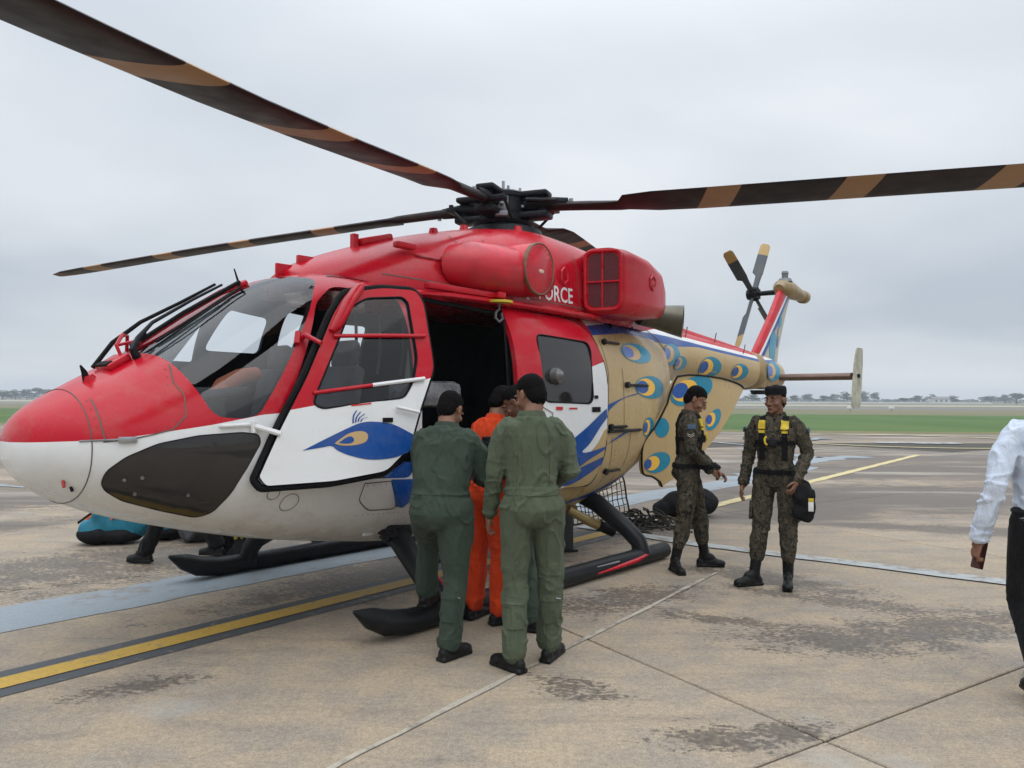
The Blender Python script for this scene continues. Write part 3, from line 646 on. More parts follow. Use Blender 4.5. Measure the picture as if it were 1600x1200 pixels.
for pts in ([(-2.3, 2.35), (-2.5, 2.1)], [(-3.3, 2.38), (-3.3, 2.0)], [(-4.5, 2.33), (-4.5, 1.98)], [(-5.5, 2.28), (-5.5, 1.95)]): rivets(pts, bvh=BV_BOOM)
tag(RV.build('rivets', M_SEAM, HELI), kind='stuff')
for p in ((-2.0, 2.52), (-2.17, 2.40), (-2.36, 2.24), (-2.5, 2.05)): pass
seam('boom_joint_seam', [(-1.95, 2.50), (-2.17, 2.34), (-2.36, 2.18), (-2.6, 2.0), (-2.62, 1.9)], .014, bvh=BV_BOOM, off=.006)
for x_, z_, w_ in ((-.72, 2.205, .35), (-1.12, 1.775, .5), (-.70, 1.345, .36), (-.72, .895, .36)):
    p, n_ = surf(x_, z_, .018); q0 = surf(x_+w_/2, z_, .018)[0]; q1 = surf(x_-w_/2, z_, .018)[0]
    part('door_latch', M_BMETAL, HELI, lambda m: (m.tube([q0, p, q1], .014, 6), m.tube([surf(x_+w_*.42, z_, .0)[0], surf(x_+w_*.42, z_, .04)[0]], .032, 8)))
m = MB(); m.tube([surf(-1.55, 2.42, .02)[0], surf(-1.62, 2.52, .16)[0]], .012, 6); m.build('support_strut', M_BLACK, HELI)
m = MB(); m.tube([surf(-.95, 2.38, .02)[0], surf(-1.0, 2.5, .12)[0]], .012, 6); m.build('support_strut', M_BLACK, HELI)
# blue feather swooshes sweep over the door edge: project on body and door together
_bv = MB(); 
for o in (body, sdoor):
    _bv.add([v.co for v in o.data.vertices], [list(p.vertices) for p in o.data.polygons])
BV2 = BVHTree.FromPolygons([v[:] for v in _bv.V], _bv.F)
def arc(pts, n=6):
    """Catmull-Rom through 2D points"""
    P = [Vector(p) for p in pts]; L = []
    for i in range(len(P)-1):
        a, b, c, d = P[max(i-1, 0)], P[i], P[i+1], P[min(i+2, len(P)-1)]
        for k in range(n):
            t = k/n; L.append(tuple(.5*((2*b)+(c-a)*t+(2*a-5*b+4*c-d)*t*t+(3*b-a-3*c+d)*t**3)))
    return L+[tuple(P[-1])]
# the big blue shape: upper rim from the feather tip down to the door foot, lower rim back with two fingers
up_ = arc([(-1.22, 1.70), (-.85, 1.645), (-.42, 1.54), (-.05, 1.36), (.25, 1.22), (.42, 1.10)])
lo_ = arc([(.40, .98), (.14, .955), (-.10, 1.04), (-.38, 1.13), (-.70, 1.24), (-.98, 1.31)])
in_ = arc([(-.98, 1.29), (-.55, 1.185), (-.10, 1.12), (.02, 1.13), (-.10, 1.20), (-.30, 1.37), (-.50, 1.50), (-.80, 1.625), (-1.18, 1.685)])
decal('feather_marking', [up_+lo_+in_[1:-1]], M_BLUE, .006, bvh=BV2, step=.05)
decal('feather_marking', [arc([(-.38, 1.06), (-.1, 1.0), (.2, .93), (.4, .90)])+arc([(.4, .83), (.12, .82), (-.15, .90), (-.38, 1.0)])], M_BLUE, .006, bvh=BV2, step=.06)
decal('feather_marking', [arc([(-1.25, .83), (-1.0, .76), (-.5, .665), (0, .60), (.4, .55)])+arc([(.4, .515), (0, .555), (-.5, .62), (-1.0, .715), (-1.25, .79)])], M_BLUE, .005, step=.06)
eye(-1.28, 2.13, .36, .11, pale=True); eye(-1.50, 1.76, .40, .125); eye(-1.42, 1.32, .14, .11)
eye(-2.58, 2.19, .32, .13, BV_BOOM, pale=True, parent=boom, off=.01); eye(-2.98, 2.10, .24, .09, BV_BOOM, pale=True, parent=boom, off=.012); eye(-4.02, 2.08, .36, .15, BV_BOOM, parent=boom); eye(-5.06, 2.05, .30, .125, BV_BOOM, parent=boom)
eye(-6.42, 2.09, .30, .16, BV_FIN, pale=True, parent=fin, off=.14 if False else .01)
eye(-6.36, 2.10, .30, .15, BV_BOOM, pale=True, parent=boom, off=.03)
decal('feather_marking', [ell(-6.78, 2.52, .16, .28, 18)], M_TEALP, .004, parent=fin, bvh=BV_FIN)
decal('feather_marking', [ell(-7.10, 2.82, .09, .30, 14)], M_TEALP, .004, parent=fin, bvh=BV_FIN)
decal('feather_marking', [ell(-7.09, 2.72, .055, .19, 14)], M_YELP, .006, parent=fin, bvh=BV_FIN)
decal('feather_marking', [ell(-7.06, 2.64, .04, .11, 14)], M_LILAC, .008, parent=fin, bvh=BV_FIN)
# small lines seen along the boom
for x_ in (-3.3, -4.4, -5.3): m = MB(); m.tube([surf(x_, 2.46, .0, bvh=BV_BOOM)[0], surf(x_, 2.46, .0, bvh=BV_BOOM)[0]+Vector((0, .03, .14))], .008, 5); m.build('boom_aerial', M_SEAM, boom)
# lettering on the cowling
def lettering(txt, x0, x1, z0, h, name, mt, bvh, off=.006, parent=None, bold=.012):
    cu = bpy.data.curves.new('t', 'FONT'); cu.body = txt; cu.size = 1; cu.offset = bold; cu.resolution_u = 3; cu.fill_mode = 'FRONT'
    o = bpy.data.objects.new('t', cu); COL.objects.link(o); dg = bpy.context.evaluated_depsgraph_get(); dg.update()
    me = bpy.data.meshes.new_from_object(o.evaluated_get(dg)); bpy.data.objects.remove(o)
    bm = bmesh.new(); bm.from_mesh(me); bpy.data.meshes.remove(me)
    xs_ = [v.co.x for v in bm.verts]; zs_ = [v.co.y for v in bm.verts]; a, b, c, d = min(xs_), max(xs_), min(zs_), max(zs_)
    for v in bm.verts: v.co = Vector((x0+(v.co.x-a)/(b-a)*(x1-x0), z0+(v.co.y-c)/(d-c)*h, 0))
    return bend(bm, lambda x, z: surf(x, z, off, 1, bvh), name, mt, parent or HELI, smooth=False)
lettering('AIR', .93, .50, 2.545, .15, 'lettering', M_WHITE, BV_COWL, parent=cowl)
lettering('FORCE', .36, -.17, 2.565, .155, 'lettering', M_WHITE, BV_COWL, parent=cowl)
# little placards
M_PRED = glossy('placard_red', (.55, .02, .02), .2)
for lp_, mt_ in (([(.45, 1.555), (.35, 1.555), (.35, 1.525), (.45, 1.525)], M_PRED), ([(.25, 1.545), (.12, 1.545), (.12, 1.53), (.25, 1.53)], M_PRED),
                ([(-.17, 1.66), (-.24, 1.66), (-.24, 1.63), (-.17, 1.63)], M_BLACK), ([(-.13, 1.55), (-.28, 1.55), (-.28, 1.50), (-.13, 1.50)], M_BLACK)):
    decal('placard', [lp_], mt_, .062, parent=sdoor)
def placard(txt, x0, x1, z0, h, parent, off): lettering(txt, x0, x1, z0, h, 'placard_text', M_SEAM, None, off, parent, 0)
m = MB(); lp_ = [(.66, 1.56), (.50, 1.50), (.50, 1.30), (.66, 1.33)]; m.tube([surf(a, b, .062)[0] for a, b in lp_+lp_[:1]], .004, 4, False); m.build('placard_outline', M_SEAM, sdoor)
# nose small fittings
part('tow_fitting', M_STEEL, HELI, lambda m: (m.box(surf(4.03, 1.372, .01)[0], (.10, .03, .035), Matrix.Rotation(-.45, 3, 'Z'), .004), m.tube([surf(4.08, 1.372, .012)[0], surf(4.24, 1.365, .004)[0]], .006, 6)))
part('pitot_port', mat('pitot_red', (.4, .02, .02), .5), HELI, lambda m: m.tube([surf(4.28, 1.13, 0)[0], surf(4.26, 1.11, .03)[0]], .010, 8))
part('pitot_port', M_BLACK, HELI, lambda m: m.tube([surf(4.24, 1.09, 0)[0], surf(4.225, 1.08, .02)[0]], .009, 8))
part('handhold', M_WHITE, HELI, lambda m: m.tube([surf(3.56, 1.445, 0)[0], surf(3.55, 1.445, .02)[0], surf(3.40, 1.452, .02)[0], surf(3.38, 1.452, 0)[0]], .012, 8))
# bird on the cockpit door
def ddec(lp_, mt_, off): 
    f = doorf(.02+off); bend(flat_grid([lp_], .08), f, 'bird_marking', mt_, door)
bird = arc([(.223, .23), (.37, .30), (.522, .369), (.61, .402), (.70, .41), (.836, .391), (.955, .336), (1.005, .31)], 5)+arc([(.945, .20), (.827, .165), (.669, .158), (.538, .187), (.453, .223), (.411, .254), (.347, .247), (.223, .23)], 5)[:-1]
ddec(bird, M_BLUE, .003)
ddec(arc([(.429, .270), (.47, .30), (.53, .335), (.60, .348), (.648, .335), (.655, .30), (.63, .272), (.56, .256), (.48, .256), (.429, .270)], 4)[:-1], M_SAND, .005)
ddec(arc([(.455, .272), (.51, .308), (.545, .312), (.56, .288), (.53, .268), (.455, .272)], 4)[:-1], M_BLUE, .007)
for a, b, c in (((.558, .40), (.563, .45), (.586, .485)), ((.575, .405), (.583, .44), (.612, .476)), ((.593, .41), (.602, .435), (.640, .462)), ((.611, .41), (.622, .428), (.660, .440))):
    f = doorf(.024); L = arc([a, b, c], 4); 
    part('crest_feather', M_BLUE, door, lambda m: m.rings([[f(u-.005, v)[0], f(u+.005, v)[0]] for u, v in L], False, False))
ddec([(.55, .513), (.69, .528), (.69, .538), (.55, .523)], M_PRED, .003)
# ---- open port clamshell door at the tail of the pod
CP = Vector((-1.75, .90, 1.3)); CQ = Vector((-1.8, .25, 0)).normalized(); CN = Vector((0, 0, 1)).cross(CQ)
if CN.y < 0: CN = -CN
CLAM = arc([(-.005, .284), (.06, .45), (.159, .590)], 3)+arc([(.35, .612), (.6, .611), (1.0, .59), (1.262, .563), (1.544, .519), (1.645, .48)], 3)+arc([(1.64, .44), (1.261, .125), (.843, -.18), (.315, -.50), (-.03, -.66)], 3)+arc([(-.07, -.60), (-.20, -.535), (-.342, -.495), (-.386, -.316), (-.364, -.14), (-.21, .012), (-.10, .15)], 3)
def clamf(off):
    def f(u, v):
        b = .07*math.sin(PI*min(max((u+.4)/2.05, 0), 1))*1.0-.10*max(0, -v)**1.5-.04*max(0, u-.8)
        return CP+CQ*u+Vector((0, 0, v))+CN*(b+off), CN
    return f
clam = bend(flat_grid([CLAM], .09), clamf(0), 'clamshell_door', M_GOLD, HELI, .035)
def cdec(nm, lp_, mt_, o_): bend(flat_grid([lp_], .09), clamf(o_), nm, mt_, clam)
eye(.44, .43, .40, .155, rot=14, f=cdec, parent=clam, sh=-1); eye(.86, .09, .19, .10, rot=30, f=cdec, sh=-1)
cdec('feather_marking', ell(-.09, .01, .115, .11), M_TEAL, .005)
cdec('feather_marking', ell(-.13, -.38, .20, .115, 8), M_TEAL, .005); cdec('feather_marking', ell(-.215, -.385, .11, .08, 8), M_YEL, .007); cdec('feather_marking', ell(-.285, -.39, .055, .055), M_EYE, .009)
m = MB(); f_ = clamf(.006); k_ = [p for p in CLAM if not (p[1] < .47 and p[0] > .0)]
i0 = CLAM.index(min(CLAM, key=lambda p: (p[0]+.03)**2+(p[1]+.66)**2)); L = CLAM[i0:]+CLAM[:i0]
L = [p for p in L if not (p[0] > .05 and p[1] < .45)]
m.tube([f_(*p)[0] for p in L], .011, 6); m.build('door_seal', M_BLACK, clam)
part('dark_bay_cap', M_DARK, HELI, lambda m: m.rings([[Vector((-2.305, v.y*.9, v.z*.98+.03)) for v in ring(-2.3, *interp(BODY, -2.3))], [Vector((-2.32, v.y*.9, v.z*.98+.03)) for v in ring(-2.3, *interp(BODY, -2.3))]]))  # solid dark disc standing for the shade inside the open bay
# ---- wipers, cable cutter, aerials on the nose
def nose(x, y, off=0.0):
    h = BVH.ray_cast(Vector((x, y, 5)), Vector((0, 0, -1))); return h[0]+h[1]*off
part('nose_air_vent', M_RED, HELI, lambda m: (m.box(nose(3.90, .10)+Vector((0, 0, .012)), (.16, .22, .05), Matrix.Rotation(.60, 3, 'Y'), .015)))
part('vent_mouth', M_BLACK, HELI, lambda m: m.box(nose(3.95, .10)+Vector((0, 0, .022)), (.05, .18, .045), Matrix.Rotation(.60, 3, 'Y'), .008))
part('nose_aerial', M_BLACK, HELI, lambda m: (m.tube([nose(4.08, .16), nose(4.085, .16)+Vector((.012, 0, .06)), nose(4.1, .16)+Vector((.02, 0, .11))], [(.026, .012), (.018, .010), (.006, .006)], 8)))
part('aerial_base', M_RED, HELI, lambda m: m.tube([nose(4.06, .16)+Vector((0, 0, -.01)), nose(4.07, .16)+Vector((.006, 0, .03))], [(.05, .03), (.03, .02)], 8))
def ws(x, y, off): 
    h = BVH.ray_cast(Vector((x, y, 5)), Vector((0, 0, -1))); return h[0]+h[1]*off
part('wire_cutter', M_RED, HELI, lambda m: (m.tube([ws(3.72, .0, .02), ws(3.4, .0, .035), ws(3.1, 0, .03), ws(2.9, 0, .02)], .022, 6), m.tube([ws(3.84, .09, .0), ws(3.82, .06, .09), ws(3.74, .0, .12), ws(3.70, -.06, .09), ws(3.74, -.09, 0)], .013, 6), m.tube([ws(3.82, .06, .09), ws(3.66, .02, .03)], .011, 6)))
part('wiper_linkage', M_BMETAL, HELI, lambda m: (m.tube([ws(3.80, .22, .0), ws(3.80, .22, .06), ws(3.74, .20, .10), ws(3.6, .12, .12), ws(3.3, .06, .10), ws(3.08, .03, .08)], [.028, .026, .018, .013, .011, .009], 8), m.tube([ws(3.79, .16, .0), ws(3.78, .16, .07), ws(3.66, .1, .08)], .014, 6)))
part('wiper_arm', M_BLACK, HELI, lambda m: m.tube([ws(3.97, -.02, .02), ws(3.8, -.04, .10), ws(3.6, -.04, .13), ws(3.35, -.03, .11), ws(3.1, 0, .10)], [.016, .016, .014, .012, .01], 7))
part('wiper_arm', M_BLACK, HELI, lambda m: (m.tube([ws(3.76, .30, .03), ws(3.4, .26, .035), ws(3.05, .2, .035)], .007, 6), m.tube([ws(3.70, .10, .05), ws(3.4, .09, .06), ws(2.98, .07, .05)], .016, 6)))
part('wiper_blade', M_BLACK, HELI, lambda m: m.tube([ws(3.66, .20, .02), ws(3.3, .17, .02), ws(3.02, .13, .022)], (.012, .006) if False else .01, 6))
part('roof_aerial', M_BLACK, HELI, lambda m: m.tube([ws(2.97, .02, 0), ws(2.97, .02, 0)+Vector((.05, 0, .14))], [.012, .006], 6))
decal('roof_window', [rounded([(2.55, 2.535), (1.75, 2.51), (1.75, 2.565), (2.45, 2.585)], .02)], M_TINT, .004, step=.05)
# ---- cockpit interior
IN = M_DARK
part('cabin_floor', IN, HELI, lambda m: m.box((1.0, 0, .80), (3.0, 1.50, .04)))
part('cabin_bulkhead', IN, HELI, lambda m: m.rings([[Vector((x, v.y*.95, v.z*.97+.03)) for v in ring(-.5, *interp(BODY, -.5))] for x in (-.52, -.48)]))
for sy in (.46, -.46):
    st = part('pilot_seat', M_FAB, HELI, lambda m: (m.box((2.72, sy, 1.12), (.50, .46, .12), bev=.03), m.box((2.42, sy, 1.50), (.12, .44, .75), Matrix.Rotation(-.20, 3, 'Y'), .04)))
    part('headrest', M_FAB, st, lambda m: m.box((2.33, sy, 1.96), (.10, .26, .22), Matrix.Rotation(-.15, 3, 'Y'), .04)); part('seat_base', IN, st, lambda m: m.box((2.70, sy, .94), (.40, .36, .26)))
part('instrument_panel', mat('panel_black', (.03, .032, .035), .6), HELI, lambda m: (m.box((3.42, 0, 1.42), (.16, 1.20, .42), Matrix.Rotation(.25, 3, 'Y'), .04), m.box((3.40, 0, 1.65), (.34, 1.28, .05), Matrix.Rotation(.15, 3, 'Y'), .02)))
part('center_console', IN, HELI, lambda m: m.box((2.95, 0, 1.02), (.85, .26, .42), bev=.03))
for sy in (.46, -.46): part('cyclic_stick', M_BLACK, HELI, lambda m: m.tube([(3.05, sy, .85), (2.98, sy, 1.15), (3.02, sy, 1.38)], [.018, .016, .03], 8))
part('air_hose', mat('orange_hose', (.40, .11, .05), .6, bump=.6, bscale=60), HELI, lambda m: m.tube([(3.40, .42, 1.56), (3.28, .36, 1.70), (3.12, .30, 1.77), (2.95, .22, 1.80)], [.06, .065, .06, .05], 14))
M_CREAM = mat('cream_seat', (.45, .43, .36), .8)
part('troop_seat', M_FAB, HELI, lambda m: (m.box((1.9, -.2, 1.25), (.12, 1.1, .55), Matrix.Rotation(-.1, 3, 'Y'), .03), m.box((1.72, -.2, .98), (.42, 1.1, .08), bev=.03)))
part('seat_cover', M_CREAM, HELI, lambda m: m.box((1.42, .20, 2.04), (.04, .11, .50), Matrix.Rotation(-.12, 3, 'Y'), .02))
M_PLASTIC = mat('crumpled_grey_plastic', (.16, .16, .17), .3, var=.5, scale=14, bump=.9, bscale=22)
m = MB(); m.box((1.55, .52, 1.66), (.55, .36, .22), bev=.06); lug = m.build('wrapped_bundle', M_PLASTIC, HELI)
part('leather_pouch', mat('brown_leather', (.13, .05, .02), .6), HELI, lambda m: (m.box((2.02, .62, 1.38), (.22, .10, .30), bev=.03), m.box((2.02, .62, 1.40), (.23, .11, .02), bev=.004)))
for q in range(4): part('ceiling_strap', M_GREYM, HELI, lambda m: m.tube([(1.9-q*.28, -.35, 2.42), (1.88-q*.28, -.36, 2.1), (1.9-q*.28, -.38, 1.85)], [(.018, .003)]*3, 6))
part('control_cables', M_BMETAL, HELI, lambda m: [m.tube([(2.02, .75, 1.55+i*.05), (1.85, .80, 1.80+i*.03), (1.70, .72, 1.72+i*.05), (1.80, .6, 1.6)], .008, 5) for i in range(3)])
part('sill_step', M_BLUE, HELI, lambda m: m.box((2.14, .93, .98), (.24, .09, .26), Matrix.Rotation(.5, 3, 'Y'), .01))
# ---- skids
M_SKID = mat('skid_black', (0.011, 0.012, 0.013), .38, metal=0, var=.3, dirt=(9, .6, .35, (.06, .05, .04)), spec=.2)
for sd in (1, -1):
    y = 1.30*sd; sk = part('skid_tube', M_SKID, HELI, lambda m: m.tube([(-1.06, y, .085), (-1.05, y, .085), (0, y, .085), (2.2, y, .085), (2.42, y, .09), (2.60, y, .12), (2.74, y, .18), (2.87, y, .245)], [.07, .082, .082, .084, .088, .088, .07, .012], 20))
    if sd == 1:
        part('red_stripe', M_RED, sk, lambda m: m.tube([(-.60, 1.375, .11), (-.4, 1.380, .085), (-.1, 1.382, .075), (.25, 1.380, .065)], [.014, .022, .018, .006], 6))
        part('scuff_plate', M_STEEL, sk, lambda m: m.tube([(-.1, 1.378, .12), (.25, 1.375, .125)], [.008, .004], 5))
for x_, xi in ((2.12, 2.02), (-.62, -.66)):
    for sd in (1, -1):
        leg = part('skid_leg', M_SKID, HELI, lambda m: m.tube([(xi, .50*sd, .62), (xi, .74*sd, .545), (x_, 1.14*sd, .32), (x_, 1.26*sd, .22), (x_, 1.30*sd, .09)], [(.085, .085), (.095, .085), (.085, .08), (.085, .075), (.10, .08)], 14))
        if sd == 1:
            part('red_stripe', M_RED, leg, lambda m: m.tube([(x_-.075, .80, .58), (x_-.08, 1.15, .36), (x_-.085, 1.28, .25), (x_-.09, 1.33, .10)], .011, 6))
    part('cross_tube', M_SKID, HELI, lambda m: m.tube([(xi, -.5, .62), (xi, 0, .64), (xi, .5, .62)], .085, 14))
for sd in (1, -1):
    part('tube_clamp', M_BMETAL, HELI, lambda m: (m.box((2.02, .72*sd, .60), (.24, .10, .14), bev=.02), m.tube([(2.14, .66*sd, .60), (2.14, .84*sd, .60)], .03, 10)))
part('jack_pad', M_WHITE, HELI, lambda m: m.box((2.24, .64, .62), (.10, .03, .09), bev=.01))
part('boarding_step', M_SKID, HELI, lambda m: (m.tube([(1.95, 1.0, .42), (1.80, 1.15, .40), (1.7, 1.18, .40)], .03, 8), m.box((1.85, 1.12, .42), (.34, .14, .03), bev=.01)))
part('damper_strut', mat('brass_strut', (.30, .22, .09), .4, metal=.4), HELI, lambda m: (m.tube([(-.35, .60, .50), (-.52, .72, .38), (-.62, .78, .33)], [.04, .05, .05], 10)))
part('strut_end', M_BLACK, HELI, lambda m: m.tube([(-.62, .78, .33), (-.78, .86, .25)], [.055, .055], 10))
part('belly_aerial', M_BMETAL, HELI, lambda m: (m.tube([(-.3, .1, .42), (-.3, .1, .22), (-.7, .1, .20), (-.7, .1, .42)], .02, 6)))
part('boom_belly_light', M_BMETAL, HELI, lambda m: (m.tube([(-6.35, .0, 1.79), (-6.35, 0, 1.72)], [.13, .10], 16), m.tube([(-6.6, 0, 1.75), (-6.75, .05, 1.66)], .02, 6)))
# ---- rotor head
HZ = 3.62; M_HUB = mat('hub_black', (0.012, 0.013, 0.016), .45, metal=.1, var=.4, scale=14, dirt=(12, .6, .45, (.08, .06, .04)), spec=.18)
head = part('rotor_head', M_HUB, HELI, lambda m: (m.tube([(0, 0, 3.30), (0, 0, 3.36), (0, 0, 3.40)], [.42, .40, .30], 28), m.tube([(0, 0, 3.38), (0, 0, 3.72)], [.24, .24], 20), m.tube([(0, 0, 3.70), (0, 0, 3.74), (0, 0, 3.77)], [.26, .26, .20], 20), m.tube([(0, 0, 3.52), (0, 0, 3.55)], [.24, .24], 20)))
part('mast_cap', M_STEEL, head, lambda m: (m.tube([(0, 0, 3.76), (0, 0, 3.80)], .06, 12), m.tube([(0, 0, 3.78), (0, 0, 3.90)], .016, 8)))
part('swashplate', M_BMETAL, head, lambda m: m.tube([(0, 0, 3.405), (0, 0, 3.44), (0, 0, 3.455)], [.31, .33, .27], 28))
for k in range(8):
    a = 2*PI*k/8+.2; part('bolt', M_STEEL, head, lambda m: m.tube([(.2*math.cos(a), .2*math.sin(a), 3.74), (.2*math.cos(a), .2*math.sin(a), 3.80)], .014, 6))
part('hub_block', M_GREYM, head, lambda m: m.box((.15, .12, 3.60), (.12, .12, .18), Matrix.Rotation(.8, 3, 'Z'), .01))
part('junction_box', mat('pale_box', (.25, .28, .33), .5), head, lambda m: m.box((.25, .20, 3.48), (.10, .12, .05), Matrix.Rotation(.8, 3, 'Z'), .006))
def blade_mat():
    s = NT('blade_paint'); tc_ = s.n('ShaderNodeTexCoord').outputs['Object']; xyz = s.n('ShaderNodeSeparateXYZ', {0: tc_}); r = xyz.outputs[0]
    rr = s.math('ADD', r, s.math('MULTIPLY', xyz.outputs[1], .35)); ph = s.math('MODULO', s.math('SUBTRACT', rr, 2.02), 1.17)
    band = s.math('MULTIPLY', s.math('LESS_THAN', ph, .30), s.gt(rr, 2.02))
    c = s.mix(s.rng(s.noise(s.coord('Object', (.8, 1, 1)), 2.0, 4), .42, .58), (0.012, 0.011, 0.012), (0.024, 0.014, 0.013)); c = s.mix(band, c, (0.34, 0.205, 0.11))
    c = s.mix(s.rng(s.noise(s.coord('Object', (1, 6, 1)), 4, 6, .7), .5, .75, 0, .18), c, (.10, .06, .05))
    c = s.mix(s.math('MULTIPLY', s.gt(r, 6.22), .7), c, (0.16, 0.07, 0.045))
    s.P(col=c, rough=s.rng(s.noise(s.coord('Object'), 6), .3, .7, .42, .58), spec=.18); s.bump(s.noise(s.coord('Object', (2, 2, 2)), 6, 3), .12, .01); return s.m
BLM = blade_mat()
for bi, (ang, droop) in enumerate(((19.9, [(0, .02), (.6, -.03), (1.5, -.115), (2.4, -.20), (3.75, -.32), (5, -.39), (6.6, -.46)]), (109.9, [(0, 0), (.6, -.03), (1.44, -.08), (2.34, -.10), (4.6, -.145), (6.6, -.2)]), (199.9, [(0, 0), (2.0, .02), (6.6, -.1)]), (-70.1, [(0, 0), (.6, -.01), (2.28, -.09), (3.66, -.16), (5.22, -.26), (6.6, -.355)]))):
    R = []
    for r_, lead, trail, th in ((.55, .06, .06, .05), (.9, .06, .06, .05), (1.15, .08, .07, .048), (1.24, .10, .09, .045), (1.32, .13, .26, .036), (1.6, .19, .285, .032), (2.0, .215, .285, .03), (3, .215, .285, .03), (4, .215, .285, .028), (5, .215, .285, .026), (5.9, .215, .285, .024), (6.2, .20, .275, .02), (6.45, .10, .25, .014), (6.58, -.08, .20, .008), (6.61, -.14, .17, .004)):
        rg_ = []
        for k in range(20):
            t = 2*PI*k/20; u = (1-math.cos(t))/2; y = lead-(lead+trail)*u; zz = th*math.sin(t)*(1.25-.75*u)
            rg_.append(Vector((r_, y, zz+interp(droop, r_)[0]-(.13*y*min(1, max(0, (r_-.8)/.8))))))
        R.append(rg_)
    m = MB(); m.rings(R); bl = m.build('rotor_blade', BLM, HELI); bl.matrix_local = Matrix.Translation((0, 0, HZ)) @ Matrix.Rotation(math.radians(ang), 4, 'Z')
    bp_ = lambda nm, mt_, fn: part(nm, mt_, bl, fn)
    bp_('hub_arm', M_HUB, lambda m: m.box((.29, 0, .105), (.44, .20, .06), bev=.025))
    bp_('hub_arm', M_HUB, lambda m: m.box((.29, 0, -.115), (.46, .22, .07), bev=.025))
    bp_('elastomeric_bearing', M_BLACK, lambda m: (m.tube([(.44, 0, -.09), (.44, 0, .09)], [.055, .055], 14), m.tube([(.20, 0, 0), (.50, 0, 0), (.70, 0, -.01)], [.06, .07, .055], 12)))
    bp_('pitch_horn', M_BMETAL, lambda m: (m.box((.50, .13, -.03), (.10, .20, .05), bev=.01), m.tube([(.50, .21, -.03), (.32, .22, -.19)], .016, 8), m.tube([(.50, .21, .02), (.50, .21, -.05)], .026, 8)))
    bp_('blade_bolt', M_STEEL, lambda m: m.tube([(.74, 0, .03), (.74, 0, -.075)], .022, 8))
    bp_('lag_damper', M_BMETAL, lambda m: m.tube([(.30, -.12, .03), (.62, -.11, .0)], [.026, .02], 8))
    for q in range(4):
        bp_('bolt', M_STEEL, lambda m: m.tube([(.26, -.09+.06*q, -.03+.02*(q % 2)), (.24, -.10+.06*q, -.03)], .018, 6))

